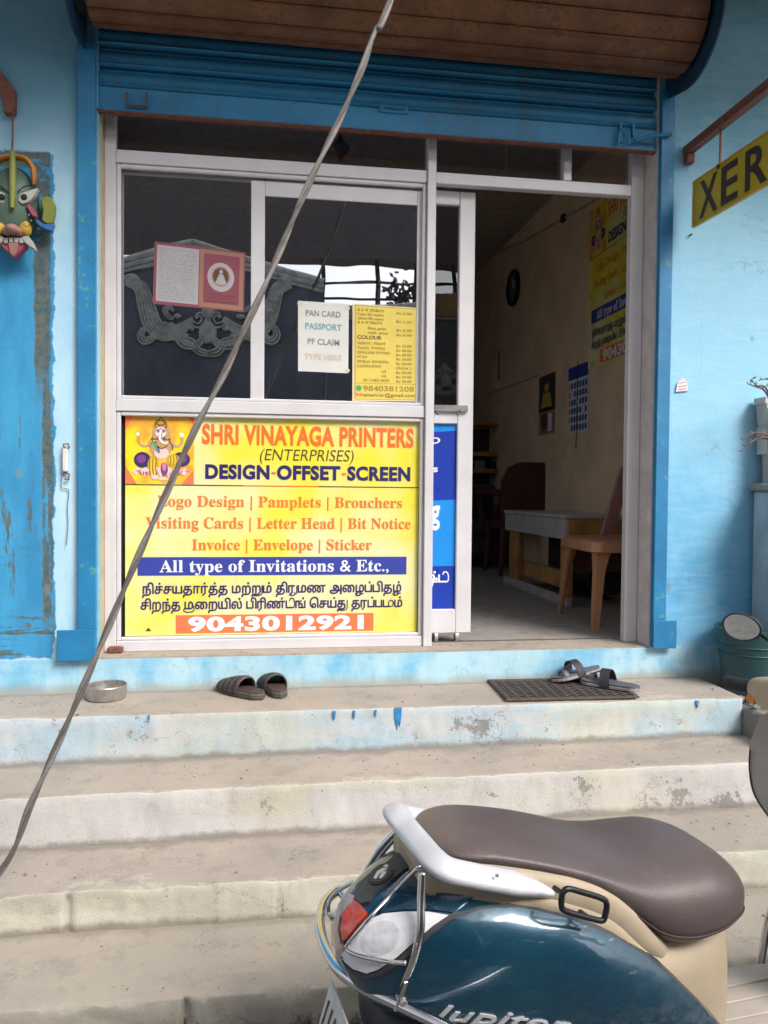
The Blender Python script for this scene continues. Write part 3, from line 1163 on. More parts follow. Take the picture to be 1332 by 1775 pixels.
# ------------------------------------------------------------------ aluminium shop front
FY = .12
sf = thing('shopfront_window', 'silver aluminium framed fixed shop window with a transom light above', 'window', (.1, FY, 0))
def bar_(name, x0, x1, z0, z1, y0=FY, y1=FY + .045, parent=sf, bev=.003, mat=None):
    m = MB()
    m.box((x0, y0, z0), (x1, y1, z1), bev)
    return m.build(name, mat or MT['alu'], parent)
bar_('post', OX0 + .003, -.635, 0.0, 2.6)
bar_('mullion', .722, .762, 0.0, 2.6, FY - .012)
bar_('post', 1.700, 1.763, 0.0, 2.6)
bar_('rail', -.634, .721, 0.0, .046)
bar_('rail', -.634, .721, 1.045, 1.098)
bar_('rail', -.634, .721, 2.105, 2.160)
bar_('rail', .763, 1.699, 2.105, 2.156)
bar_('rail', -.634, .721, 2.56, 2.6)
bar_('post', 1.365, 1.405, 2.157, 2.6)
# slim glazing beads round the panes
for (x0, x1, z0, z1) in ((-.634, .721, 1.099, 2.104), (-.634, .721, .047, 1.044)):
    m = MB()
    w = .018
    m.box((x0, FY + .008, z0), (x0 + w, FY + .03, z1), .004)
    m.box((x1 - w, FY + .008, z0), (x1, FY + .03, z1), .004)
    m.box((x0 + w, FY + .008, z0), (x1 - w, FY + .03, z0 + w * .8), .004)
    m.box((x0 + w, FY + .008, z1 - w), (x1 - w, FY + .03, z1), .004)
    m.build('glazing_bead', MT['alu'], sf)
def pane(x0, x1, z0, z1, y, parent, mat):
    m = MB()
    m.face([(x0, y, z0), (x1, y, z0), (x1, y, z1), (x0, y, z1)])
    return m.build('pane', mat, parent)
pane(-.625, -.005, 1.10, 2.104, GLASS_Y + .013, sf, MT['glass'])
# sliding sash on the right, in the front track
sx0, sx1 = aY(435, 500, .1515).x, .718
for nm, a in (('sash_stile', (sx0, sx0 + .060, 1.10, 2.078)), ('sash_stile', (sx1 - .034, sx1, 1.10, 2.078)), ('sash_rail', (sx0 + .0605, sx1 - .0345, 2.012, 2.078)), ('sash_rail', (sx0 + .0605, sx1 - .0345, 1.099, 1.112))):
    bar_(nm, *a, .1515, .1635, bev=.002)
pane(sx0 + .055, sx1 - .03, 1.108, 2.02, GLASS_Y, sf, MT['glass'])
pane(-.632, .720, 2.162, 2.56, GLASS_Y, sf, MT['glass2'])
pane(.764, 1.098, 2.158, 2.56, GLASS_Y, sf, MT['glass2'])
pane(1.104, 1.364, 2.158, 2.56, GLASS_Y + .004, sf, MT['glass2'])
pane(1.406, 1.699, 2.158, 2.56, GLASS_Y, sf, MT['glass2'])
m = MB(); m.box((-.63, GLASS_Y + .01, .048), (.715, GLASS_Y + .018, 1.04)); m.build('lower_panel', MT['dark'], sf)

# sliding door, pushed open behind the fixed window
DY = .185
dr = thing('sliding_door', 'aluminium sliding door slid open behind the shop window', 'door', (.45, DY, .012))
DX0, DX1 = -.066, .965
def dbar(name, x0, x1, z0, z1, y0=DY, y1=DY + .035, bev=.004):
    return bar_(name, x0, x1, z0, z1, y0, y1, dr, bev)
dbar('stile', DX0, DX0 + .064, .045, 2.10)
dbar('stile', DX1 - .075, DX1, .045, 2.10)
dbar('rail', DX0 + .065, DX1 - .076, 2.035, 2.10)
dbar('rail', DX0 + .065, DX1 - .076, 1.025, 1.09)
dbar('rail', DX0 + .065, DX1 - .076, .045, .158)
pane(DX0 + .06, DX1 - .07, 1.088, 2.04, DY + .018, dr, MT['glass2'])
m = MB(); m.box((DX0 + .06, DY + .018, .156), (DX1 - .07, DY + .024, 1.026)); m.build('lower_panel', MT['film_blue'], dr)
hz = aY(778, 713, DY)
m = MB()
m.box((.775, DY - .02, hz.z - .004), (.935, DY - .001, hz.z + .028), .005)
hp = m.build('handle_rail', MT['steel'], dr)
m = MB()
for px, py in ((755, 714), (758, 718), (797, 713), (793, 718)):
    q = aY(px, py, DY - .02)
    m.tube([(q.x, DY - .024, q.z), (q.x, DY - .0195, q.z)], .004, 8)
m.build('screw', MT['black'], hp)
for x in (.80, .90, .1):
    m = MB(); m.tube([(x - .008, DY + .018, .026), (x + .008, DY + .018, .026)], .024, 14); m.build('roller', MT['steel'], dr)
m = MB(); m.box((.0, DY + .005, .0), (1.69, DY + .03, .004)); m.build('floor_track', MT['steel'], dr)


# ------------------------------------------------------------------ printed sign: one builder for the window board and the wall poster
def build_sign(root, mp):
    K = MT
    rect_on(root, mp, 0, 1, 0, 1, K['signyel'], 0, 'panel', .004)
    # picture of the seated elephant-headed deity in the corner
    def P(x, y): return ((x - 65) / 1015 * .224, (y - 175) / 1050 * .312)
    def sh_(mat, polys, d, name):
        for p in polys:
            m = MB()
            poly_on(m, mp, [P(*q) for q in p], d)
            m.build(name, mat, pic)
    def line_(mat, pts, w, d, name):
        m = MB()
        ribbon_on(m, mp, [P(*q) for q in pts], w, d)
        m.build(name, mat, pic)
    bgm = M('picture_ground')
    k = bgm.mix(bgm.noise(9, 2).ss(.35, .65), (.86, .72, .02), (.86, .36, .05))
    bgm.col(k).rough(.35)
    pic = rect_on(root, mp, 0, .224, 0, .31, bgm.m, .001, 'picture')
    sh_(K['pr_red'], [[(65, 175), (200, 175), (65, 420)], [(65, 1225), (65, 950), (230, 1225)], [(1080, 1225), (1080, 1000), (900, 1225)], [(1080, 175), (960, 175), (1080, 330)]], .0014, 'corner_tint')
    sh_(K['pr_deep'], [ell(315, 865, 125, 120), ell(890, 850, 135, 112)], .0018, 'cushion')
    sh_(K['pr_purple'], [ell(300, 850, 70, 62), ell(905, 840, 72, 60)], .0020, 'cushion_sheen')
    sh_(K['pr_gold'], [ell(585, 355, 122, 118)], .0022, 'halo')
    sh_(K['pr_bronze'], [[(490, 400), (500, 290), (560, 240), (585, 195), (612, 240), (670, 290), (682, 400)]], .0024, 'crown')
    sh_(K['pr_gold'], [ell(585, 300, 48, 26), ell(585, 245, 22, 22), ell(530, 350, 16, 20), ell(640, 350, 16, 20)], .0026, 'crown_jewel')
    for a in ([(445, 560), (395, 650), (310, 650), (258, 590), (262, 520), (285, 470)], [(735, 560), (800, 650), (860, 640), (905, 570), (890, 490)]):
        line_(K['pr_tan'], a, .0085, .0024, 'arm')
        line_(K['pr_gold'], [a[3], a[4]], .009, .0026, 'bangle')
    sh_(K['pr_bronze'], [[(400, 600), (470, 500), (700, 500), (775, 600), (770, 720), (740, 700), (700, 560), (480, 560), (430, 700)]], .0023, 'hair')
    sh_(K['pr_tan'], [ell(590, 690, 160, 135)], .0026, 'torso')
    sh_(K['pr_tan'], [ell(502, 455, 44, 88), ell(682, 462, 46, 88)], .0027, 'ear')
    sh_(K['pr_skin'], [ell(600, 760, 108, 86)], .0028, 'belly')
    line_(K['pr_green'], [(470, 590), (510, 660), (540, 740)], .009, .0030, 'scarf')
    line_(K['pr_purple'], [(500, 580), (550, 680), (560, 760)], .006, .0031, 'scarf')
    line_(K['pr_bronze'], [(520, 640), (600, 690), (690, 640)], .006, .0031, 'necklace')
    line_(K['pr_gold'], [(505, 620), (600, 665), (700, 615)], .005, .0032, 'necklace')
    sh_(K['pr_gold'], [ell(475, 960, 82, 165), ell(775, 870, 95, 100)], .0030, 'robe')
    sh_(K['pr_yellow'], [ell(470, 950, 52, 130), ell(770, 860, 62, 68)], .0032, 'robe_fold')
    for x in (430, 475, 520):
        line_(K['pr_bronze'], [(x, 830), (x - 8, 960), (x + 6, 1090)], .0028, .0034, 'robe_crease')
    for x in (730, 775, 820):
        line_(K['pr_bronze'], [(x, 800), (x + 10, 870), (x - 6, 940)], .0028, .0034, 'robe_crease')
    sh_(K['pr_white'], [ell(588, 440, 78, 84)], .0030, 'face')
    sh_(K['pr_rosy'], [ell(545, 420, 30, 34), ell(634, 420, 30, 34), ell(588, 385, 26, 18)], .0032, 'face_tint')
    line_(K['pr_tan'], [(588, 430), (576, 520), (598, 590), (652, 616), (696, 592)], .0125, .0033, 'trunk')
    line_(K['pr_white'], [(584, 430), (572, 515), (596, 580), (650, 606), (690, 590)], .0075, .0035, 'trunk_highlight')
    sh_(K['pr_deep'], [ell(550, 424, 18, 12), ell(628, 424, 18, 12)], .0036, 'eye')
    sh_(K['pr_white'], [ell(250, 478, 26, 28), ell(895, 478, 32, 36)], .0029, 'hand')
    pet = []
    for i in range(7):
        x = 230 + i * 118
        pet.append([(x - 70, 1010 + 40 * math.cos(i)), (x, 1100 + 40 * (1 - abs(i - 3) / 3)), (x + 75, 1010), (x + 5, 975)])
    sh_(K['pr_skin'], pet, .0031, 'petal')
    sh_(K['pr_pink'], [[(x - 40, y + 40), (x, y + 78), (x + 50, y + 30), (x, y + 22)] for x, y in ((260, 990), (380, 1020), (740, 1030), (880, 1000), (985, 980))], .0034, 'petal_tip')
    sh_(K['pr_purple'], [ell(640, 1000, 54, 105)], .0033, 'sash')
    sh_(K['pr_pink'], [ell(640, 960, 30, 70)], .0035, 'sash_fold')
    for x in (290, 330, 370, 760, 800, 850):
        line_(K['pr_deep'], [(x, 1040), (x + 4, 1085)], .003, .0036, 'petal_shade')
    sh_(K['pr_skin'], [ell(500, 1125, 55, 36), ell(620, 1148, 72, 26)], .0036, 'foot')
    T = lambda *a, **k: text_part(root, *a, mapfn=mp, **k)
    T('SHRI VINAYAGA PRINTERS', .251, .979, .043, .125, mat=K['pr_orange'], off=.036)
    T('(ENTERPRISES)', .445, .768, .146, .198, mat=K['pr_dark'], off=-.004, shear=.18)
    body = 'DESIGN-OFFSET-SCREEN'
    T('DESIGN', .262, .478, .224, .283, mat=K['pr_navy'], off=.045)
    T('OFFSET', .503, .722, .224, .283, mat=K['pr_navy'], off=.045)
    T('SCREEN', .746, .969, .224, .283, mat=K['pr_navy'], off=.045)
    rect_on(root, mp, .485, .499, .252, .262, K['pr_orange'], .0016, 'hyphen')
    rect_on(root, mp, .727, .741, .252, .262, K['pr_orange'], .0016, 'hyphen')
    rect_on(root, mp, 0, .39, .314, .3185, K['pr_dark'], .0013, 'rule')
    rect_on(root, mp, .39, .645, .314, .3185, K['pr_orange'], .0013, 'rule')
    rect_on(root, mp, .645, 1, .314, .3185, K['pr_dark'], .0013, 'rule')
    T('Logo Design | Pamplets | Brouchers', .105, .941, .365, .413, mat=K['pr_orange2'], serif=True, off=.004)
    T('Visiting Cards | Letter Head | Bit Notice', .066, .973, .463, .512, mat=K['pr_orange2'], serif=True, off=.004)
    T('Invoice | Envelope | Sticker', .219, .835, .563, .611, mat=K['pr_orange2'], serif=True, off=.004)
    rect_on(root, mp, .04, .96, .643, .727, K['pr_blue'], .001, 'band')
    T('All type of Invitations & Etc.,', .112, .896, .658, .711, mat=K['pr_white'], serif=True, off=.008)
    t1 = ['நி', 'ச்', 'ச', 'ய', 'தா', 'ர்', 'த்', 'த', ' ', 'ம', 'ற்', 'று', 'ம்', ' ', 'தி', 'ரு', 'ம', 'ண', ' ', 'அ', 'ை', 'ழ', 'ப்', 'பி', 'த', 'ழ்']
    t2 = ['சி', 'ற', 'ந்', 'த', ' ', 'மு', 'ை', 'ற', 'யி', 'ல்', ' ', 'பி', 'ரி', 'ண்', 'டி', 'ங்', ' ', 'ெ', 'ச', 'ய்', 'து', ' ', 'த', 'ர', 'ப்', 'ப', 'டு', 'ம்']
    tamil_part(root, t1, .055, .943, .775, .808, mp, K['pr_navy'])
    tamil_part(root, t2, .05, .947, .847, .88, mp, K['pr_navy'])
    rect_on(root, mp, .166, .845, .908, .992, K['pr_red'], .001, 'band')
    T('9043012921', .207, .81, .92, .98, mat=K['pr_white'], off=.045)
    m = MB()
    poly_on(m, mp, [(.066, .978), (.076, .962), (.086, .978)], .0015)
    m.build('printer_mark', K['pr_dark'], root)


mp = quad_map((217.5, 717), (728, 729), (722.5, 1095), (217, 1103), GLASS_Y - .004)
p0 = mp(0, 1)
sg = thing('signboard', 'yellow printing-service sign board filling the lower half of the shop window', 'sign', p0)
build_sign(sg, mp)

# ------------------------------------------------------------------ papers on the glass
NY = GLASS_Y - .002
mp = quad_map((517, 521), (605, 527), (604, 647), (517, 643), NY)
nt_ = thing('notice', 'plain white paper notice with four lines taped to the window', 'notice', mp(0, 1))
rect_on(nt_, mp, 0, 1, 0, 1, MT['paper'], 0, 'sheet', .001)
for s_, u0, u1, y0, y1, mt in (('PAN CARD', .15, .84, 367, 390, 'pr_grey'), ('PASSPORT', .14, .86, 421, 445, 'pr_teal'), ('PF CLAIM', .19, .82, 485, 508, 'pr_grey'), ('TYPE HERE', .13, .86, 549, 571, 'pr_faint')):
    text_part(nt_, s_, u0, u1, (y0 - 331) / 292, (y1 - 331) / 292, mp, MT[mt], off=.02)
m = MB()
for (u, v) in ((-.01, .02), (.93, .03), (.94, .93)):
    m.face([mp(a, b, .0015) for a, b in ((u, v), (u + .09, v + .01), (u + .085, v + .05), (u, v + .045))])
m.build('tape', MT['paper_edge'], nt_)

mp = quad_map((611.5, 526), (728, 533.5), (727, 696), (611, 694.5), NY)
pl = thing('price_list', 'yellow price list sheet with a phone number at the right of the window', 'notice', mp(0, 1))
rect_on(pl, mp, 0, 1, 0, 1, MT['paper_edge'], 0, 'sheet', .001)
inner = rect_on(pl, mp, .035, .965, .012, .985, MT['paper_yellow'], .0006, 'print_area')
for a in ((.035, .965, .012, .018), (.035, .965, .815, .819), (.035, .045, .018, .985), (.955, .965, .018, .985), (.045, .955, .98, .985)):
    rect_on(pl, mp, *a, MT['pr_olive'], .001, 'rule')
rows = [('B & W XEROX', .07, .47, 240), ('Upto 50 copies', .07, .46, 305), ('Above 50 copies', .07, .46, 370), ('B & W PRINT', .07, .44, 435), ('First print', .22, .50, 520), ('Addl. print', .22, .53, 588),
        ('COLOUR', .07, .43, 665), ('XEROX / PRINT', .07, .49, 758), ('TAMIL TYPING', .07, .49, 832), ('ENGLISH TYPING', .07, .56, 902), ('SCAN', .07, .22, 970), ('SPIRAL BINDING', .07, .54, 1044), ('LAMINATION', .07, .43, 1114),
        ('A3', .43, .5, 1195), ('A4', .43, .5, 1262), ('ID CARD SIZE', .16, .55, 1335)]
for s_, u0, u1, y in rows:
    h = 27 if s_ == 'COLOUR' else 19
    text_part(pl, s_, u0, u1, (y - h - 152) / 1510, (y + h - 152) / 1510, mp, MT['pr_dark' if s_ == 'COLOUR' else 'pr_olive'], off=.02, serif=s_ != 'COLOUR')
for s_, y in (('Rs 2.00', 260), ('Rs 1.00', 395), ('Rs 5.00', 530), ('Rs 3.00', 605), ('Rs 10.00', 780), ('Rs 40.00', 852), ('Rs 30.00', 922), ('Rs 10.00', 990), ('Rs 30.00', 1062), ('(Min.)', 1130), ('Rs 50.00', 1205), ('Rs 30.00', 1275), ('Rs 20.00', 1345)):
    text_part(pl, s_, .645, .88, (y - 18 - 152) / 1510, (y + 18 - 152) / 1510, mp, MT['pr_olive'], off=.012, serif=True)
text_part(pl, '9840381208', .16, .92, .843, .895, mp, MT['pr_olive'], off=.025)
text_part(pl, 'ramani.kr@gmail.com', .14, .93, .918, .955, mp, MT['pr_dark'], off=.0)
m = MB(); poly_on(m, mp, ell(.095, .868, .042, .03), .0014); m.build('phone_icon', MT['pr_green'], pl)
m = MB(); ribbon_on(m, mp, [(.065, .955), (.065, .922), (.095, .945), (.125, .922), (.125, .955)], .012, .0014); m.build('mail_icon', MT['pr_red'], pl)

mp = quad_map((268, 418), (425.5, 437.5), (423, 541), (265, 526), GLASS_Y + .011)
iv = thing('invitation_card', 'rose bordered two page invitation card tilted behind the left pane', 'card', mp(0, 1))
rect_on(iv, mp, 0, 1, 0, 1, MT['paper_rose'], 0, 'card_back', .001)
rect_on(iv, mp, .03, .49, .045, .95, MT['paper_lilac'], .0006, 'text_page')
for i in range(22):
    v = .09 + i * .038
    a = random.Random(i)
    m = MB()
    u = .06
    while u < .44:
        w = a.uniform(.03, .09)
        m.face([mp(p, q, .0009) for p, q in ((u, v), (min(u + w, .455), v), (min(u + w, .455), v + .013), (u, v + .013))])
        u += w + a.uniform(.008, .02) + (.1 if a.random() < .12 else 0)
    m.build('text_line', MT['pr_grey'], iv)
rect_on(iv, mp, .50, .985, .03, .975, MT['paper_peach'], .0006, 'picture_page')
rect_on(iv, mp, .545, .94, .09, .90, MT['paper_rose'], .0008, 'picture_field')
m = MB(); poly_on(m, mp, ell(.735, .46, .15, .24), .0011); m.build('medallion', MT['paper_lilac'], iv)
m = MB(); poly_on(m, mp, ell(.735, .45, .10, .165), .0013); m.build('medallion_ring', MT['paper_peach'], iv)
m = MB(); poly_on(m, mp, ell(.735, .45, .085, .14), .0015); m.build('medallion_field', MT['pr_dark'], iv)
m = MB()
poly_on(m, mp, ell(.737, .37, .02, .035), .0018)
poly_on(m, mp, [(.715, .41), (.76, .41), (.80, .56), (.765, .585), (.71, .585), (.675, .56)], .0018)
m.build('seated_figure', MT['paper_lilac'], iv)
for k in range(3):
    text_part(iv, ('நமஸ்', 'திருமண', 'அழைப்')[0] if False else 'mmmmnmnmm', .58, .90 - .04 * (k % 2), .74 + .055 * k, .77 + .055 * k, mp, MT['pr_dark'], off=.01, name='text_line')

# blue film with white lettering on the sliding door
mp = quad_map((690, 736), (792.5, 729), (788, 1060), (686, 1060), DY + .0165)
fl = thing('door_sticker', 'two tone blue adhesive film with white lettering on the sliding door', 'sticker', mp(0, 1))
for v0, v1, k in ((0, .052, 'film_sky'), (.052, .413, 'film_blue'), (.413, .76, 'film_sky'), (.76, 1, 'film_blue')):
    rect_on(fl, mp, 0, 1, v0, v1, MT[k], 0, 'film_band', .0008)
text_part(fl, 'O', .54, .72, .082, .112, mp, MT['pr_white'], off=.03)
text_part(fl, 'ws', .40, .685, .228, .262, mp, MT['pr_white'], off=.03)
text_part(fl, 'ing', .35, .73, .445, .525, mp, MT['pr_white'], off=.03, caph=glyphs('x')[0] and max(v[1] for v in glyphs('x')[0]))
tamil_part(fl, ['ஷ்', 'டி'], .42, .90, .805, .845, mp, MT['pr_white'], thick=.09)

# ------------------------------------------------------------------ hanging board and its bracket on the right
SX = 1.907
xs = thing('photocopy_sign', 'yellow hanging board with big dark capitals on the right wall bracket', 'sign', (SX, -.5, 1.9))
YA, YB = -.075, -1.02
def sgn(u, v, d=0.0): return Vector((SX - .006 - d, YA + (YB - YA) * u, 2.112 - .207 * v + (-.018) * u))
m = MB(); m.prism([sgn(0, 0), sgn(1, 0), sgn(1, 1), sgn(0, 1)], (.012, 0, 0), .002)
m.build('panel', painted('yellow_sign_board', (.52, .42, .02), (.30, .24, .03), .66, .5), xs)
m = MB()
for a in ((0, 1, 0, .035), (0, 1, .965, 1), (0, .012, .035, .965), (.988, 1, .035, .965)):
    m.prism([sgn(a[0], a[2], .004), sgn(a[1], a[2], .004), sgn(a[1], a[3], .004), sgn(a[0], a[3], .004)], (.004, 0, 0))
m.build('border', MT['pr_gold'], xs)
DKM = flat('sign_dark_letters', (.05, .035, .035))
for i, ch in enumerate('XEROX'):
    u0 = .06 + i * .182
    text_part(xs, ch, u0, u0 + (.155 if ch != 'E' else .13), .14, .88, sgn, DKM, off=.02, d=.002)
hk = thing('bracket_arm', 'rusty red square tube bracket holding the yellow hanging board', 'bracket', (SX, 0, 2.25))
m = MB()
m.box((SX - .02, -1.3, 2.256), (SX + .02, .0, 2.296), .003)
m.build('arm', MT['rust'], hk)
m = MB(); m.box((SX - .0185, -.042, 2.212), (SX + .0185, -.0035, 2.2555), .003); m.build('stub', MT['rust'], hk)
for y in (-.28, -.85):
    m = MB()
    m.tube([(SX, y, 2.256), (SX, y, 2.10)], .005, 8)
    m.box((SX - .010, y - .012, 2.088), (SX + .010, y + .012, 2.112), .003)
    m.build('hanger_rod', MT['rust'], hk)

# left bracket with the painted guardian mask
e = aY(12, 170, -.06)
lb = thing('bracket_arm', 'rusty bracket over the painted guardian mask on the left wall', 'bracket', (e.x, -.06, e.z))
LX = e.x
m = MB()
m.prism([aY(0, 121, -.035), aY(26, 155, -.035), aY(25, 195, -.035), aY(6, 195, -.035), aY(4, 170, -.035), aY(-60, 90, -.035), aY(-60, 55, -.035)], (0, .035, 0), .004)
m.build('arm', MT['rust'], lb)
m = MB(); m.tube([aY(22, 192, -.03), aY(22, 235, -.035), aY(21, 262, -.045)], .004, 6); m.build('hanger_rod', MT['rust'], lb)

mc = aY(22, 360, -.05)
mk = thing('guardian_mask', 'green faced painted guardian mask with white tusks hanging on the left wall', 'mask', (mc.x, 0, mc.z))
def px3(pts, Y): return [aY(x, y, Y) for x, y in pts]
def both(pts): return [pts, [(44 - x, y) for x, y in pts]]
KM = {n: painted('mask_' + n, c, (.08, .09, .07), .68, .5, 60) for n, c in dict(green=(.07, .125, .095), teal=(.02, .12, .16), orange=(.48, .19, .025), white=(.42, .43, .39), lime=(.20, .23, .04), blue=(.03, .14, .40), rose=(.36, .07, .12), flesh=(.34, .17, .13), yellow=(.52, .34, .04), dull=(.14, .15, .09)).items()}
# domed face
rings = []
for rr_, dep in ((1.0, 0), (.93, .03), (.75, .055), (.5, .07), (.2, .078)):
    ring = []
    for k in range(28):
        a = 2 * math.pi * k / 28
        p = aY(22, 360, -.012)
        wx = 48 if True else 0
        q = aY(22 + 47 * rr_ * math.cos(a), 362 + 72 * rr_ * math.sin(a), -.014)
        ring.append((q.x, -.014 - dep, q.z))
    rings.append(ring)
m = MB(); m.loft(rings); m.build('face', KM['green'], mk, smooth='all')
m = MB()
for s in (1, -1):
    pts = bez([(22, 272, 0), (22 + s * 22, 276, 0), (22 + s * 36, 295, 0), (22 + s * 36, 322, 0)], 6)
    m.tube([aY(p.x, p.y, -.06) for p in pts], [.021] * (len(pts) - 4) + [.018, .013, .009, .005], 10, flat=.55)
m.build('crown_arc', KM['orange'], mk, smooth=True)
m = MB(); m.tube([aY(22, 262, -.075), aY(22, 290, -.095), aY(22, 335, -.10), aY(21, 360, -.105)], [.009, .014, .013, .008], 10); m.build('forehead_mark', KM['lime'], mk, smooth=True)
for s in (0, 1):
    w = both([(31, 347), (35, 335), (46, 331), (66, 325), (60, 338), (50, 349), (38, 353)])[s]
    m = MB(); m.prism(px3(w, -.092), (0, .03, 0), .002); ey = m.build('eye', KM['white'], mk)
    c = (41.5, 341) if s == 0 else (2.5, 341)
    q = aY(*c, -.094)
    m = MB(); m.lathe([(.0125, .006), (.0125, 0), (.008, -.005), (.0, -.006)], (q.x, -.094, q.z), 14, 'Y'); m.build('pupil', MT['black'], ey, smooth=True)
    w = both([(70, 345), (78, 339), (90, 343), (95, 355), (93, 372), (90, 386), (82, 388), (72, 382), (74, 362)])[s]
    m = MB(); m.prism(px3(w, -.055), (0, .035, 0), .004); er = m.build('ear', KM['lime'], mk)
    w = both([(57, 377), (66, 380), (75, 388), (91, 387), (90, 400), (80, 398), (66, 390)])[s]
    m = MB(); m.prism(px3(w, -.066), (0, .03, 0), .003); m.build('ear_drop', KM['blue'], er)
    w = both([(45, 356), (50, 353), (64, 370), (62, 376), (55, 373)])[s]
    m = MB(); m.prism(px3(w, -.086), (0, .03, 0), .002); m.build('cheek_stripe', KM['rose'], mk)
    m = MB(); q = aY(44 if s == 0 else 0, 398, -.075); m.ball(q, (.024, .03, .03)); m.ball(q + Vector((.006 if s == 0 else -.006, -.012, .012)), (.014, .02, .018)); m.build('cheek', KM['yellow'], mk, smooth=True)
    w = both([(37, 410), (48, 408), (56, 418), (63, 434), (52, 428), (40, 418)])[s]
    m = MB(); m.prism(px3(w, -.10), (0, .03, 0), .003); m.build('tusk', KM['white'], mk)
for s_ in (0, 1):
    m = MB(); m.tube([aY(x if s_ == 0 else 44 - x, y, -.094) for x, y in ((30, 333), (40, 324), (54, 320), (64, 321))], .0035, 6, flat=.6); m.build('eyebrow', MT['black'], mk)
    for (x, y) in ((52, 362), (50, 372), (54, 382), (47, 388)):
        m = MB(); m.ball(aY(x if s_ == 0 else 44 - x, y, -.078), .0035, 1); m.build('paint_dot', KM['white'], mk)
m = MB(); q = aY(22, 398, -.1); m.ball(q, (.030, .04, .022)); m.ball(q + Vector((-.022, .004, -.006)), (.018, .03, .018)); m.ball(q + Vector((.022, .004, -.006)), (.018, .03, .018)); m.build('nose', KM['flesh'], mk, smooth=True)
m = MB(); m.prism(px3([(2, 412), (22, 406), (42, 412), (46, 424), (34, 436), (22, 447), (10, 436), (-2, 424)], -.088), (0, .05, 0), .006); m.build('mouth', KM['rose'], mk)
m = MB(); m.prism(px3([(13, 420), (31, 420), (28, 438), (22, 445), (16, 438)], -.098), (0, .03, 0), .004); m.build('tongue', KM['flesh'], mk)
m = MB()
for a in ((6, 412), (15, 411), (24, 411), (33, 412)):
    m.prism(px3([(a[0], a[1]), (a[0] + 8, a[1]), (a[0] + 7, a[1] + 9), (a[0] + 1, a[1] + 9)], -.097), (0, .02, 0), .001)
m.build('teeth', KM['white'], mk)

# ------------------------------------------------------------------ small things on the wall
q = aY(1183, 668, 0)
m = MB(); m.prism([aY(1172, 679, -.0085), aY(1194, 677, -.0085), aY(1191, 662, -.0085), aY(1184, 655, -.0085), aY(1175, 664, -.0085)], (0, .004, 0))
st = tag(m.build('wall_sticker', MT['paper']), 'small pale house shaped sticker on the right blue wall', 'sticker')
m = MB()
for a, b in (((1178, 664), (1189, 662)), ((1176, 670), (1191, 668)), ((1177, 675), (1190, 673))):
    m.tube([aY(*a, -.0095), aY(*b, -.0095)], .0016, 4)
m.build('print_line', MT['pr_pink'], st)
q = aY(115, 800, 0)
tb = thing('wall_fitting', 'slim white tube fitting with a dangling wire beside the left shutter guide', 'fitting', (q.x, 0, q.z))
m = MB(); m.box((q.x - .011, -.026, aY(115, 818, 0).z), (q.x + .011, -.004, aY(115, 778, 0).z), .004); m.build('casing', MT['white'], tb)
m = MB(); m.tube([aY(x, y, -.016) for x, y in ((112, 778), (110, 770), (118, 769), (120, 776), (114, 780))], .0035, 6); m.tube([aY(x, y, -.016) for x, y in ((108, 824), (112, 818), (120, 822), (119, 832), (112, 830))], .0035, 6); m.build('screw_clip', MT['rust'], tb)
m = MB(); m.tube(bez([aY(x, y, -.010) for x, y in ((107, 828), (107, 845), (119, 850), (117, 880), (118, 910), (115, 945))], 5), .0016, 5); m.build('wire', MT['cable'], tb)
m = MB(); q = aY(1196, 408, 0); m.tube([(q.x, -.012, q.z), (q.x, .002, q.z)], .004, 6); m.ball((q.x, -.013, q.z), .006, 1)
tag(m.build('wall_nail', MT['rust']), 'rusty nail head in the wall under the yellow hanging board', 'nail')
m = MB(); m.box((-.665, .085, .0), (-.60, .118, .028), .006)
tag(m.build('stone_chip', MT['rust']), 'rusty brown chip lying at the left foot of the window frame', 'stone')

# ------------------------------------------------------------------ overhead cable crossing the view
pts = [(0, 1512), (55, 1390), (112, 1264), (170, 1130), (235, 975), (290, 852), (338, 745), (385, 655), (422, 575), (458, 498), (500, 400), (528, 335), (556, 275), (585, 215), (608, 165), (630, 112), (652, 50), (682, -12)]
P = [aY(x, y, -1.25) for x, y in pts]
first = P[0] + (P[0] - P[1]) * 1.35
first.z = max(first.z, -.62)
P = [Vector((first.x - .35, -1.25, -.628)), Vector((first.x - .12, -1.25, first.z + .02))] + P + [P[-1] + Vector((.35, .12, 1.0)), P[-1] + Vector((.62, .27, 1.75))]
P[-1].z = max(P[-1].z, 3.2)
pp = bez(P, 14)
cb = thing('overhead_cable', 'grey twisted cable stretched diagonally in front of the shop window', 'cable', P[0])
L = 0
off = []
for i, p in enumerate(pp):
    if i: L += (pp[i] - pp[i - 1]).length
    off.append(L)
for s in (0, 1):
    m = MB()
    q = []
    for p, l in zip(pp, off):
        a = l * 17 + s * math.pi
        q.append(p + Vector((math.cos(a) * .005, math.sin(a) * .005, math.cos(a) * .002)))
    m.tube(q, .0062, 7)
    m.build('strand', MT['cable'] if s == 0 else simple('pale_cable', (.23, .215, .205), .7, var=.2, scale=30), cb, smooth='all')

# ------------------------------------------------------------------ on the landing
LZ = -.1455
c = aZ(183.5, 1211, LZ)
m = MB()
m.lathe([(.0, .003), (.070, .003), (.076, .0), (.0795, .006), (.080, .045), (.0825, .052), (.0805, .055), (.0775, .052), (.077, .008), (.070, .006), (.0, .006)], (0, 0, 0), 40)
bw = m.build('tin_bowl', MT['steel'], smooth=True)
bw.location = (c.x, c.y + .012, LZ + .001)
tag(bw, 'shallow round empty tin on the landing under the left of the window', 'tin')


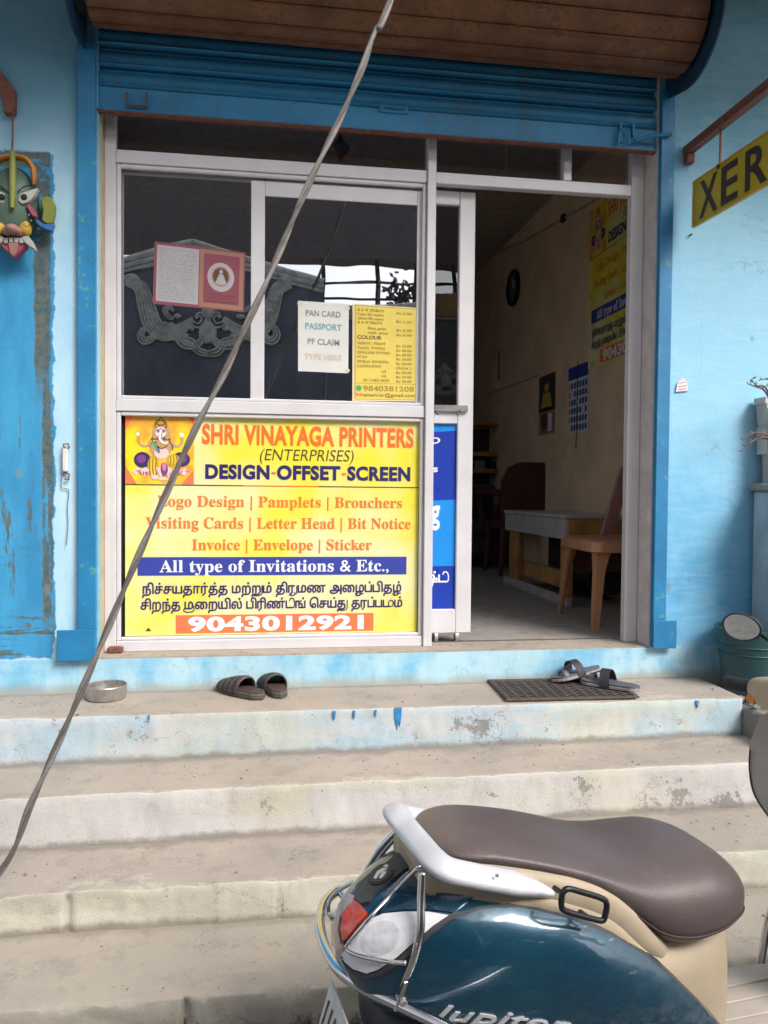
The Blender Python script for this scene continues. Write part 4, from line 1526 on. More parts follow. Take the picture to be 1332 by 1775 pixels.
def slide(name, label, loc, rot, flip, group):
    """strappy slide sandal, toe along +x"""
    t = thing(name, label, 'sandal', loc, rot, group)
    Mx = Matrix.Translation(Vector(loc)) @ Matrix.Rotation(rot, 4, 'Z')
    def hw(u):      # half width along the sole, u 0 heel .. 1 toe
        return .036 + .014 * math.sin(max(0, (u - .15)) * 2.6) - (.034 * max(0, (u - .8) / .2) ** 2.2) - (.034 * max(0, (.15 - u) / .15) ** 2.2)
    n = 18
    for nm, z0, z1, g, mt in (('outsole', .0, .012, 1.0, 'sole_edge'), ('midsole', .0125, .024, .985, 'sole_rim'), ('footbed', .0245, .030, .93, 'sole_in')):
        m = MB()
        L_, R_ = [], []
        for i in range(n + 1):
            u = i / n
            x = (u - .5) * .27
            w = hw(u) * g
            cx = flip * .010 * math.sin(u * 2.4)
            L_.append((x, cx + w)); R_.append((x, cx - w))
        po = L_ + R_[::-1]
        m.prism([Vector((x, y, z0)) for x, y in po], (0, 0, z1 - z0), .002)
        m.build(nm, SAND[mt], t, local=True)
    # ribbed upper: a dome from the instep to the toe
    k = 0
    for u in np.linspace(.42, .90, 9):
        x = (u - .5) * .27
        w = hw(u) + .003
        H = .062 - .034 * ((u - .42) / .48) ** 1.3
        m = MB()
        arc = []
        for a in np.linspace(0, math.pi, 13):
            arc.append(Vector((x - .012 * math.sin(a) * (1 if u < .6 else .3), flip * .010 * math.sin(u * 2.4) + w * math.cos(a), .016 + H * math.sin(a) ** .8)))
        m.tube(arc, .0105, 6, flat=.45)
        m.build('strap', SAND['strap' if k % 2 == 0 else 'strap2'], t, local=True)
        k += 1
    m = MB()
    rings = []
    for u in np.linspace(.42, .92, 9):
        x = (u - .5) * .27
        w = hw(u)
        H = .058 - .034 * ((u - .42) / .48) ** 1.3
        rings.append([Vector((x, flip * .010 * math.sin(u * 2.4) + w * math.cos(a), .016 + H * max(0, math.sin(a)) ** .8)) for a in np.linspace(0, math.pi, 11)])
    m.loft(rings, closed=False)
    m.build('lining', SAND['lining'], t, smooth='all', local=True)
    m = MB()
    b = Vector((-.02, .045 * flip, .055))
    m.lathe([(.006, .002), (.006, -.002), (.003, -.003)], b, 10, 'Y'); m.build('buckle', MT['steel'], t, local=True)
    return t


SAND = dict(sole_edge=simple('sandal_sole', (.085, .07, .06), .7), sole_rim=simple('sandal_rim', (.13, .11, .095), .7), sole_in=simple('sandal_footbed', (.075, .045, .045), .7),
            strap=simple('sandal_strap', (.085, .068, .06), .7, var=.3, scale=60), strap2=simple('sandal_strap_dark', (.03, .026, .025), .7), lining=simple('sandal_lining', (.018, .017, .02), .8))
a = aZ(421, 1206, LZ)
slide('slide_sandal', 'dark brown ribbed slide sandal, left and nearer one of the pair below the sign board', (a.x, a.y + .03, LZ + .001), math.radians(128), 1, 'brown slide sandals on the landing')
a = aZ(459, 1199, LZ)
slide('slide_sandal', 'dark brown ribbed slide sandal, right and farther one of the pair below the sign board', (a.x + .03, a.y + .005, LZ + .001), math.radians(106), -1, 'brown slide sandals on the landing')

# door mat: rubber lattice
m0 = Vector((1.0, -.005, LZ)); m1 = Vector((.985, -.335, LZ)); m2 = Vector((1.53, -.352, LZ)); m3 = Vector((1.565, -.02, LZ))
cen = (m0 + m1 + m2 + m3) / 4
mt_ = thing('door_mat', 'dark open lattice rubber mat on the landing before the doorway', 'mat', cen)
def mpt(u, v, z=0): return (m0 * (1 - u) + m3 * u) * (1 - v) + (m1 * (1 - u) + m2 * u) * v + Vector((0, 0, .006 + z))
MATM = simple('mat_rubber', (.075, .062, .056), .8, var=.25, scale=30)
m = MB(); m.tube([mpt(0, 0), mpt(1, 0), mpt(1, 1), mpt(0, 1)], .008, 6, closed=True); m.build('edge', MATM, mt_)
for j in range(1, 9):
    m = MB()
    for s in (1, -1):
        m.tube([mpt(u, (j + s * .42 * math.sin(u * math.pi * 13)) / 9, .002 * s * math.cos(u * math.pi * 13)) for u in np.linspace(0.005, .995, 79)], .0052, 5)
    m.build('lattice_strand', MATM, mt_)
m = MB()
for k in range(14):
    m.tube([mpt(1.0, .78 + .014 * k), mpt(1.035 + .01 * math.sin(k * 2.1), .80 + .013 * k, -.001)], .0035, 5)
m.build('frayed_end', MATM, mt_)


def chappal(name, label, loc, eul, flip, group):
    t = thing(name, label, 'sandal', loc, 0, group)
    Mx = Matrix.Translation(Vector(loc)) @ Matrix.Rotation(eul[2], 4, 'Z') @ Matrix.Rotation(eul[1], 4, 'Y') @ Matrix.Rotation(eul[0], 4, 'X')
    t.rotation_euler = eul
    BASE[t.name] = Mx
    def hw(u): return .034 + .016 * math.sin(max(0, (u - .1)) * 2.5) - .045 * max(0, (u - .82) / .18) ** 2.2 - .034 * max(0, (.13 - u) / .13) ** 2.2
    n = 18
    for nm, z0, z1, g, mt in (('outsole', 0, .013, 1.0, 'c_sole'), ('footbed', .0135, .022, .97, 'c_bed')):
        m = MB()
        L_, R_ = [], []
        for i in range(n + 1):
            u = i / n
            x = (u - .5) * .27
            cx = flip * .010 * math.sin(u * 2.4)
            L_.append((x, cx + hw(u) * g)); R_.append((x, cx - hw(u) * g))
        m.prism([Vector((x, y, z0)) for x, y in L_ + R_[::-1]], (0, 0, z1 - z0), .002)
        m.build(nm, SAND[mt], t, local=True)
    # broad instep strap and a toe loop
    for nm, uc, wd_, H, mt in (('instep_strap', .52, .042, .066, 'c_strap'), ('toe_loop', .80, .022, .035, 'c_bed')):
        m = MB()
        rings = []
        for a in np.linspace(-.12, math.pi + .12, 19):
            u0 = uc - wd_ / .27 / 2 + .035 * math.sin(max(0, a)) * (1 if nm == 'instep_strap' else .2)
            row = []
            for du in (0, .33, .67, 1):
                u = u0 + du * wd_ / .27
                x = (u - .5) * .27
                w = (hw(u) + .004) * (1 if nm == 'instep_strap' else .55)
                row.append(Vector((x, flip * (.010 * math.sin(u * 2.4) + (0 if nm == 'instep_strap' else .018)) + w * math.cos(a), .010 + H * math.sin(a))))
            th = Vector((0, -math.cos(a), -math.sin(a))) * .0035
            rings.append(row + [q + th for q in reversed(row)])
        m.loft(rings)
        m.build(nm, SAND[mt], t, smooth=True, local=True)
    m = MB()
    m.tube([Vector(((.62 - .5) * .27, flip * .03, .066)), Vector(((.80 - .5) * .27, flip * .02, .045))], .006, 6, flat=.5)
    m.build('side_strap', SAND['c_strap'], t, local=True)
    return t


SAND.update(c_sole=simple('chappal_sole', (.30, .28, .26), .7, var=.2, scale=30), c_bed=simple('chappal_bed', (.10, .10, .125), .55), c_strap=simple('chappal_strap', (.035, .032, .04), .6))
a = aZ(1000, 1184, LZ)
chappal('strap_sandal', 'grey strap sandal tipped up over its pair at the back of the mat', (a.x, a.y + .01, LZ + .030), (math.radians(8), math.radians(7), math.radians(196)), 1, 'grey strap sandals on the mat')
a = aZ(1058, 1197, LZ)
chappal('strap_sandal', 'grey strap sandal lying across the front right corner of the mat', (a.x, a.y + .01, LZ + .013), (0, 0, math.radians(136)), -1, 'grey strap sandals on the mat')

# ------------------------------------------------------------------ right end: ledge, bucket, pillar with plant
m = MB(); m.box((2.0, -.60, -.74), (3.4, -.002, -.185), .01)
tag(m.build('side_ledge', MT['rubble']), kind='structure')
bc = Vector((2.17, -.175, -.185))
bk_ = thing('bucket', 'dark green ribbed plastic bucket by the wall at the right of the landing', 'bucket', bc)
BG = simple('green_bucket_plastic', (.02, .075, .085), .5, var=.15, scale=8)
m = MB()
prof = [(.0, .004), (.118, .004), (.120, .0), (.146, .26), (.150, .285), (.158, .287), (.160, .30), (.154, .302), (.147, .296), (.140, .26), (.114, .01), (.0, .01)]
m.lathe(prof, bc, 40); m.build('body', BG, bk_, smooth=True)
for z, r in ((.05, .127), (.19, .141), (.225, .1445)):
    m = MB(); m.tube([bc + Vector((r * math.cos(a), r * math.sin(a), z)) for a in np.linspace(0, 2 * math.pi, 40, endpoint=False)], .0032, 6, closed=True); m.build('hoop', BG, bk_)
m = MB(); m.tube(bez([bc + Vector((.155 * math.cos(a), .155 * math.sin(a), .29 - .03 * math.sin((a + .4) * 1.0))) for a in np.linspace(-.2, math.pi - .2, 9)], 5), .004, 6); m.build('handle', MT['black'], bk_)
m = MB()
for k in range(60):
    a = random.uniform(0, 6.28); r = random.uniform(0, .12)
    m.ball(bc + Vector((r * math.cos(a), r * math.sin(a), .20 + random.uniform(-.01, .02))), random.uniform(.008, .02), 1)
m.build('contents', MT['dark'], bk_)
m = MB()
for k in range(26):
    m.ball((2.04 + random.uniform(-.03, .2), -.36 + random.uniform(-.1, .05), -.18 + random.uniform(0, .02)), (random.uniform(.01, .025), random.uniform(.01, .02), random.uniform(.008, .016)), 1)
tag(m.build('rubble', MT['rubble']), kind='stuff', label='loose dark rubble below the bucket')

PXL = aY(1305, 900, -.02).x
pz = aX(1318, 838, PXL).z
pi_ = thing('gate_pillar', 'short pale washed pillar at the right edge in front of the blue wall', 'pillar', (PXL + .15, -.25, -.185))
m = MB(); m.box((PXL, -.33, -.185), (PXL + .32, -.02, pz - .035), .01); m.build('shaft', simple('pillar_wash', (.36, .45, .50), .85, var=.2, scale=5, bump=.4, dirt=((.26, .28, .28), .58)), pi_)
m = MB(); m.box((PXL - .012, -.345, pz - .034), (PXL + .335, -.004, pz), .006); m.build('cap', simple('pillar_cap', (.30, .28, .26), .9, bump=.5), pi_)
pc = Vector((PXL + .150, -.062, pz + .0))
pot = thing('plant_pot', 'square off white cement planter standing on the right pillar', 'planter', pc)
PM = simple('planter_cement', (.50, .46, .42), .8, var=.15, scale=8, bump=.35, dirt=((.3, .27, .24), .62))
m = MB()
H = aX(1316, 690, PXL).z - pz
def sq(r, z): return [pc + Vector((sx * r * 1.45, sy * r * .42, z)) for sx, sy in ((-1, -1), (1, -1), (1, 1), (-1, 1))]
m.loft([sq(.075, 0), sq(.078, H * .34), sq(.094, H * .345), sq(.096, H * .66), sq(.090, H * .665), sq(.094, H * .70), sq(.100, H * .92), sq(.106, H * .925), sq(.106, H), sq(.09, H), sq(.085, H * .86)])
m.build('bowl', PM, pot)
m = MB(); m.box((pc.x - .135, pc.y - .056, pz + .03), (pc.x + .1, pc.y - .0455, pz + H * .90), .004); m.build('front_plate', MT['white'], pot)
m = MB(); m.face([p for p in sq(.084, H * .85)]); m.build('soil', simple('potting_soil', (.06, .045, .035), .95), pot)
def plant(name, label, stems, base, root_xyz):
    t = thing(name, label, 'plant', root_xyz)
    for st_ in stems:
        pts_ = bez([aY(x, y, Yd) for x, y, Yd in st_], 6)
        n = len(pts_)
        m = MB(); m.tube(pts_, [.0048 * (1 - .75 * i / n) + .0006 for i in range(n)], 6)
        s = m.build('stem', simple('twig_bark', (.13, .09, .085), .8, var=.25, scale=40), t)
        r2 = random.Random(int(st_[-1][0] * 3 + st_[-1][1]))
        for q in pts_[n // 3::3]:
            m = MB()
            d = Vector((r2.uniform(-1, .4), r2.uniform(-.6, .6), r2.uniform(.2, 1))).normalized() * r2.uniform(.012, .026)
            sd_ = d.cross(Vector((0, 1, .2))).normalized() * .004
            m.face([q, q + d * .5 + sd_, q + d, q + d * .5 - sd_])
            m.build('leaf', simple('dry_leaf', (.16, .10, .07), .7), s)
top = pc + Vector((0, 0, H * .86))
plant('dry_plant', 'leafless dry plant rising from the square planter', [[(1340, 700, -.2), (1325, 676, -.22), (1310, 670, -.24), (1297, 665, -.26)], [(1342, 705, -.2), (1328, 672, -.24), (1312, 668, -.25), (1303, 657, -.26)], [(1345, 702, -.2), (1352, 650, -.2), (1365, 600, -.2)], [(1340, 700, -.2), (1335, 660, -.22), (1316, 659, -.25)]], 0, top)
plant('dry_plant', 'thin curved dry twigs drooping beside the square planter', [[(1345, 763, -.30), (1325, 752, -.31), (1304, 751, -.32), (1286, 763, -.33)], [(1345, 762, -.30), (1325, 758, -.31), (1305, 765, -.32), (1285, 783, -.33)], [(1345, 764, -.30), (1318, 760, -.31), (1297, 770, -.33)]], 0, pc + Vector((-.09, -.1, H * .5)))

# ------------------------------------------------------------------ inside the shop
WX = RX1
ps = thing('wall_poster', 'large yellow service poster hung inside on the right wall', 'poster', aX(1060, 640, WX - .006))
pa, pb = aX(1024, 366, WX - .006), aX(1024, 638, WX - .006)
wy = 1.25
def pmap(u, v, d=0.0): return Vector((WX - .006 - d, pa.y - wy * u, pa.z + (pb.z - pa.z) * v))
build_sign(ps, pmap)


def wall_quad(y0, y1, z0, z1, x=WX):
    def f(u, v, d=0.0): return Vector((x - .004 - d, y0 + (y1 - y0) * u, z1 + (z0 - z1) * v))
    return f
a, b = aX(986, 640, WX), aX(1021, 748, WX)
mp = wall_quad(a.y, b.y, b.z, a.z)
cl = thing('wall_calendar', 'large blue and white date calendar hanging inside near the doorway', 'calendar', mp(.5, 1))
rect_on(cl, mp, 0, 1, 0, 1, MT['paper'], 0, 'sheet', .002)
rect_on(cl, mp, .03, .97, .0, .19, MT['pr_blue'], .001, 'header')
for r in range(6):
    for c in range(7):
        if (r * 7 + c) % 9 == 8: continue
        rect_on(cl, mp, .06 + c * .13, .15 + c * .13, .24 + r * .125, .325 + r * .125, MT['pr_blue'] if c else MT['pr_red'], .001, 'date_cell')
m = MB(); m.tube([mp(.5, 0, .004), mp(.5, -.06, .004), mp(.52, 1.0, .01), mp(.5, 1.22, .01)], .003, 5); m.build('string', MT['black'], cl)
a, b = aX(936, 655, WX), aX(963, 708, WX)
mp = wall_quad(a.y, b.y, b.z, a.z)
pw = thing('deity_picture', 'dark framed small picture on the inside wall left of the date calendar', 'picture', mp(.5, 1))
rect_on(pw, mp, 0, 1, 0, 1, MT['darkwood'], 0, 'backing', .003)
rect_on(pw, mp, .08, .92, .06, .94, flat('picture_dusk', (.05, .05, .06)), .001, 'print')
m = MB(); poly_on(m, mp, ell(.5, .35, .14, .12), .002); poly_on(m, mp, [(.3, .5), (.7, .5), (.85, .9), (.15, .9)], .002); m.build('figure', MT['pr_gold'], pw)
a, b = aX(936, 712, WX), aX(962, 750, WX)
mp = wall_quad(a.y, b.y, b.z, a.z)
pw = thing('deity_picture', 'small pale print on the inside wall just below the dark framed picture', 'picture', mp(.5, 1))
rect_on(pw, mp, 0, 1, 0, 1, MT['paper_peach'], 0, 'backing', .003)
m = MB(); poly_on(m, mp, ell(.35, .5, .2, .35), .002); m.build('figure', MT['pr_dark'], pw)
rect_on(pw, mp, .6, .85, .2, .9, MT['pr_white'], .0015, 'text_column')
c = aX(893, 499, WX)
ck = thing('wall_clock', 'round dark wall clock high on the inside wall', 'clock', c)
m = MB(); m.lathe([(.17, 0), (.17, -.03), (.155, -.04), (.14, -.03), (.14, -.012)], (WX, c.y, c.z), 32, 'X'); m.build('rim', MT['black'], ck, smooth=True)
m = MB(); m.lathe([(.139, -.014), (.139, -.010)], (WX, c.y, c.z), 32, 'X'); m.build('dial', flat('clock_dial', (.16, .12, .10)), ck)
m = MB(); m.tube([(WX - .018, c.y, c.z), (WX - .018, c.y - .05, c.z + .06)], .005, 5); m.build('hour_hand', MT['white'], ck)
m = MB(); m.tube([(WX - .020, c.y, c.z), (WX - .020, c.y + .03, c.z + .10)], .004, 5); m.build('minute_hand', MT['white'], ck)
c = aX(866, 668, WX)
lp = thing('bulb_holder', 'small white bulb holder on the inside wall with a wire above', 'bulb holder', c)
m = MB(); m.lathe([(.05, 0), (.05, -.015), (.03, -.03), (.028, -.07), (.0, -.075)], (WX, c.y, c.z), 16, 'X'); m.build('holder', MT['white'], lp, smooth=True)
m = MB(); m.tube([(WX - .006, c.y, c.z + .05), (WX - .006, c.y, c.z + .35)], .006, 5); m.build('wire', MT['dark'], lp)
m = MB()
m.tube([aX(*p, WX - .006) for p in ((840, 445), (905, 420), (975, 380), (1024, 352), (1075, 320))], .009, 6)
m.tube([aX(*p, WX - .006) for p in ((835, 690), (866, 676), (935, 650))], .006, 6)
tag(m.build('wall_conduit', MT['inceil']), 'thin wiring conduit running along the inside wall', 'conduit')
m = MB(); c = aX(980, 378, WX); m.box((WX - .03, c.y - .03, c.z - .03), (WX, c.y + .03, c.z + .03), .005)
tag(m.build('junction_box', MT['dark']), 'small dark junction box on the inside wall conduit', 'box')

# low marble topped bench with timber frame
BX = 1.85
bn = thing('bench', 'low marble topped bench on a timber frame along the inside wall', 'bench', (2.1, 1.9, 0))
m = MB(); m.box((BX, 1.30, .415), (BX + .03, 2.56, .545), .004); m.build('apron', MT['marble'], bn)
m = MB(); m.box((BX - .008, 1.29, .5455), (WX - .005, 2.57, .570), .005); m.build('top', MT['marble'], bn)
m = MB(); m.box((BX + .0305, 1.30, .36), (WX - .01, 1.335, .545), .003); m.build('end_board', MT['wood'], bn)
m = MB(); m.box((BX + .0, 1.25, .0), (BX + .04, 2.58, .055), .004); m.build('plinth', MT['marble'], bn)
for y0, y1 in ((2.28, 2.50), (1.30, 1.42)):
    m = MB(); m.box((BX + .02, y0, .056), (BX + .06, y1, .414), .004); m.build('leg', MT['wood'], bn)
m = MB(); m.box((BX + .06, 1.42, .09), (BX + .10, 2.28, .20), .003); m.build('stretcher', MT['wood'], bn)
m = MB(); m.box((BX + .07, 1.42, .2), (WX - .02, 1.47, .413)); m.build('brace', MT['darkwood'], bn)
m = MB(); m.box((BX + .25, 1.5, .056), (WX - .01, 2.27, .40)); m.build('back_panel', MT['dark'], bn)

# moulded plastic chair facing into the room
chp = Vector((1.93, .74, 0))
ch = thing('plastic_chair', 'light brown moulded plastic chair just inside the doorway', 'chair', chp)
m = MB()
def rrect(cx, cy, hx, hy, r, z, n=5):
    out = []
    for (sx, sy, a0) in ((1, 1, 0), (-1, 1, 90), (-1, -1, 180), (1, -1, 270)):
        for k in range(n + 1):
            a = math.radians(a0 + 90 * k / n)
            out.append(Vector((cx + sx * (hx - r) + r * math.cos(a), cy + sy * (hy - r) + r * math.sin(a), z)))
    return out
m.loft([rrect(chp.x, chp.y, .225, .255, .05, .395), rrect(chp.x, chp.y, .232, .262, .05, .40), rrect(chp.x, chp.y, .225, .255, .05, .45), rrect(chp.x, chp.y, .205, .235, .05, .462), rrect(chp.x, chp.y, .15, .18, .05, .452)])
m.build('seat', MT['chairbrown'], ch, smooth=True)
for sx in (-1, 1):
    for sy in (-1, 1):
        m = MB()
        rings = []
        for t, w, d in ((0, .095, .03), (.12, .07, .028), (.3, .05, .026), (.65, .042, .024), (1, .034, .02)):
            z = .43 * (1 - t)
            ox, oy = chp.x + sx * (.20 + .035 * t), chp.y + sy * (.225 + .04 * t)
            wx = w if t else w
            rings.append([Vector((ox - sx * a, oy - sy * b, z)) for a, b in ((0, 0), (wx, 0), (wx, d * .4), (d, d * .6), (d * .6, wx), (0, wx))])
        m.loft(rings)
        m.build('leg', MT['chairbrown'], ch, smooth=True)
for y0 in (-.20, -.07, .06, .19):
    m = MB()
    m.prism([chp + Vector((.19, y0 - .045, .45)), chp + Vector((.19, y0 + .045, .45)), chp + Vector((.335, y0 + .045, .82)), chp + Vector((.335, y0 - .045, .82))], (.012, 0, -.004), .003)
    m.build('back_slat', MT['chairbrown'], ch)
m = MB(); m.prism([chp + Vector((.333, -.25, .81)), chp + Vector((.333, .25, .81)), chp + Vector((.365, .22, .89)), chp + Vector((.365, -.22, .89))], (.016, 0, -.004), .004); m.build('top_rail', MT['chairbrown'], ch)
# pinkish plank leaning behind the chair
a1, a2, a3, a4 = aY(1042, 932, 1.05), aY(1062, 934, 1.05), aY(1100, 812, 1.05), aY(1078, 808, 1.05)
m = MB(); m.prism([a1, a2, a3, a4], (0, .03, 0), .003)
tag(rebase(m.build('leaning_board', simple('pinkish_board', (.38, .22, .20), .6)), a1), 'pinkish board leaning on the bench behind the plastic chair', 'board')

# dark arm chair and wooden cabinet deeper inside
Yc = 3.3
c0 = aY(905, 900, Yc)
ac = thing('arm_chair', 'dark maroon plastic arm chair deep inside the shop', 'chair', (c0.x, Yc, 0))
cx = c0.x
m = MB(); m.loft([rrect(cx, Yc, .26, .25, .06, .40), rrect(cx, Yc, .27, .26, .06, .43), rrect(cx, Yc, .25, .24, .06, .45)]); m.build('seat', MT['maroon'], ac, smooth=True)
m = MB()
rings = []
for z, w in ((.44, .25), (.6, .27), (.8, .26), (.92, .20), (.96, .10)):
    rings.append([Vector((cx - w, Yc - .25, z)), Vector((cx, Yc - .29, z)), Vector((cx + w, Yc - .25, z)), Vector((cx + w, Yc - .22, z)), Vector((cx, Yc - .26, z)), Vector((cx - w, Yc - .22, z))])
m.loft(rings); m.build('backrest', MT['maroon'], ac, smooth=True)
for s in (-1, 1):
    m = MB(); m.tube([(cx + s * .27, Yc - .24, .70), (cx + s * .33, Yc - .1, .71), (cx + s * .36, Yc + .12, .70), (cx + s * .33, Yc + .22, .64), (cx + s * .28, Yc + .24, .44)], .026, 8); m.build('armrest', MT['maroon'], ac, smooth=True)
    for y in (-.22, .22):
        m = MB(); m.tube([(cx + s * .23, Yc + y, .41), (cx + s * .26, Yc + y * 1.1, 0)], [.03, .018], 8); m.build('leg', MT['maroon'], ac)
Yk = 4.4
k0, k1 = aY(812, 800, Yk), aY(884, 800, Yk)
kz0, kz1 = aY(850, 820, Yk).z, aY(850, 728, Yk).z
cbn = thing('wooden_shelf', 'orange brown wooden shelf unit at the dark back of the shop', 'shelf', (k1.x, Yk, 0))
m = MB(); m.box((k1.x - .05, Yk, 0), (k1.x, Yk + .4, kz1), .004); m.build('side_panel', MT['wood'], cbn)
m = MB(); m.box((k1.x - 1.2, Yk, 0), (k1.x - 1.15, Yk + .4, kz1), .004); m.build('side_panel', MT['wood'], cbn)
for z in (kz0, kz0 + .17, kz1 - .05):
    m = MB(); m.box((k1.x - 1.149, Yk + .005, z), (k1.x - .051, Yk + .39, z + .045), .003); m.build('shelf_board', MT['wood'], cbn)
m = MB(); m.box((k1.x - 1.14, Yk + .36, .01), (k1.x - .06, Yk + .395, kz1 - .06)); m.build('back_board', MT['darkwood'], cbn)
for i in range(5):
    x = k1.x - .12 - .16 * i
    m = MB(); m.box((x - .05, Yk + .08, kz0 + .046), (x + .05, Yk + .25, kz0 + .11 + .02 * (i % 3)), .005)
    tag(m.build('paper_pack', [MT['black'], MT['pr_grey'], MT['darkwood'], MT['black'], MT['pr_teal']][i]), ('black pack at the right end of the inside shelf', 'grey pack second from the right on the inside shelf', 'brown pack third from the right on the inside shelf', 'black pack fourth from the right on the inside shelf', 'teal pack leftmost on the inside shelf')[i], 'pack', 'packs on the inside shelf')
m = MB(); m.lathe([(.012, 0), (.014, .05), (.008, .06), (.008, .08)], (k1.x - .075, Yk + .03, kz0 + .046), 10)
tag(m.build('glue_bottle', MT['white'], smooth=True), 'small white bottle at the front corner of the inside shelf', 'bottle')
Yd = 3.7
d0 = aY(835, 900, Yd)
pr = thing('copier', 'dark office copier standing at the back of the shop', 'copier', (d0.x - .25, Yd, 0))
m = MB(); m.box((d0.x - .65, Yd, .08), (d0.x + .12, Yd + .55, .70), .02); m.build('body', MT['black'], pr)
m = MB(); m.box((d0.x - .66, Yd - .01, .705), (d0.x + .13, Yd + .56, .78), .02); m.build('lid', simple('copier_lid', (.06, .06, .07), .5), pr)
for z in (.15, .32):
    m = MB(); m.box((d0.x - .60, Yd - .014, z), (d0.x + .07, Yd - .002, z + .14), .006); m.build('paper_tray', simple('copier_tray', (.05, .055, .075), .5), pr)
for sx in (-.58, .05):
    for sy in (.06, .48):
        m = MB(); m.tube([(d0.x + sx, Yd + sy - .02, .04), (d0.x + sx, Yd + sy + .02, .04)], .04, 12); m.build('caster', MT['rubber'], pr)
# ornament hanging behind the transom glass
hz = aY(590, 262, .55)
lm = thing('hanging_lamp', 'small dark hanging lamp seen through the transom glass', 'lamp', hz)
m = MB(); m.tube([(hz.x, .55, hz.z + .07), (hz.x, .55, RZ1)], .004, 6); m.build('cord', MT['black'], lm)
m = MB(); m.lathe([(.0, -.055), (.012, -.045), (.020, -.02), (.045, .005), (.048, .02), (.03, .04), (.014, .055), (.010, .075), (.0, .08)], hz, 16); m.build('shade', MT['darkwood'], lm, smooth=True)

# ------------------------------------------------------------------ across the lane (seen mirrored in the glass)
EG = 5.4
SL = simple('slate_blue_panel', (.11, .11, .135), .6, var=.25, scale=3)
OR = simple('cement_ornament', (.50, .47, .42), .85, var=.3, scale=14, bump=.4)
og = thing('ornamented_gate', 'dark slate panelled gate with carved cement scrolls across the lane', 'gate', (mir(380, 700, EG).x, 2 * GLASS_Y - EG, -.75))
gy = 2 * GLASS_Y - EG
def G(px, py, d=0.0):
    p = mir(px, py, EG)
    return Vector((p.x, gy + d, p.z))
for (xa, xb) in ((120, 562), (566, 1010)):
    if xa == 120:
        pts = [G(xa, 480), G(335, 425), G(xb, 492), G(xb, 800), G(xa, 800)]
    else:
        pts = [G(xa, 541), G(760, 534), G(xb, 560), G(xb, 800), G(xa, 800)]
    for p in pts[-2:]: p.z = -.75
    m = MB(); m.prism(pts, (0, -.12, 0)); m.build('panel', SL, og)
    m = MB()
    for (a, b) in ((pts[0], pts[1]), (pts[1], pts[2])):
        for dz, r in ((.03, .035), (-.03, .03), (-.08, .018)):
            m.tube([a + Vector((0, .01, dz)), b + Vector((0, .01, dz))], r, 8)
    m.build('cornice', OR, og, smooth=True)
def scroll(c, r, turns, a0, sgn_):
    return [(c[0] + sgn_ * r * (1 - t * .86) * math.cos(a0 + turns * 2 * math.pi * t), c[1] + r * (1 - t * .86) * math.sin(a0 + turns * 2 * math.pi * t)) for t in np.linspace(0, 1, 26)]
def swag(cx, cy, s):
    for sg_ in (-1, 1):
        curves = []
        f = lambda x, y: (cx + sg_ * x * s, cy + y * s)
        def bundle(pts, w, n_):
            pp_ = bez([Vector((p[0], p[1], 0)) for p in pts], 4)
            for j in range(n_):
                o = (j / (n_ - 1) - .5) * w
                q = []
                for i, p in enumerate(pp_):
                    t = (pp_[min(i + 1, len(pp_) - 1)] - pp_[max(i - 1, 0)]).normalized()
                    k = math.sin(math.pi * min(1, .12 + i / len(pp_) * .88)) ** .6
                    q.append(f(p.x - t.y * o * k, p.y + t.x * o * k))
                curves.append((q, 1.25 * w / n_))
        bundle(((143, -58), (120, -48), (110, -18), (100, 12), (80, 32), (52, 26), (26, 6)), 25, 6)
        bundle(((40, 20), (52, 36), (42, 52), (18, 50), (4, 30)), 12, 3)
        bundle(((0, 66), (18, 62), (30, 46), (60, 40)), 12, 3)
        bundle(((124, -60), (134, -66), (146, -62)), 12, 3)
        bundle(((112, 20), (118, 34), (110, 44), (98, 38), (100, 28)), 10, 3)
        bundle(((30, 2), (24, 14), (12, 16), (6, 4), (14, -4), (20, 4)), 7, 2)
        bundle(((62, 6), (74, 0), (78, -12), (68, -16), (62, -8)), 8, 3)
        m = MB()
        for cpts, w in curves:
            n = len(cpts)
            m.tube([G(x, y, .02) for x, y in cpts], [w * s * .0034 * (1.0 - .35 * abs(2 * i / n - 1)) + .003 for i in range(n)], 6, flat=.8)
        for k in range(9):
            t = k / 8
            x, y = 30 + 100 * t, 22 - 70 * t * t + 18 * math.sin(k * 2.2)
            p = G(*f(x, y), .02)
            m.ball(p, (.05 * s, .03, .035 * s), 1)
        m.build('scroll_ornament', OR, og, smooth='all')
    m = MB(); m.ball(G(cx, cy + 30 * s, .02), (.10 * s, .05, .13 * s)); m.ball(G(cx, cy - 8 * s, .02), (.07 * s, .05, .09 * s)); m.build('centre_boss', OR, og, smooth='all')
swag(362, 548, 1.0)
swag(775, 640, .62)
m = MB(); m.prism([G(757, 505, .05), G(810, 507, .05), G(810, 547, .05), G(757, 546, .05)], (0, -.04, 0), .01)
m.build('orange_plaque', MT['wood'], og)

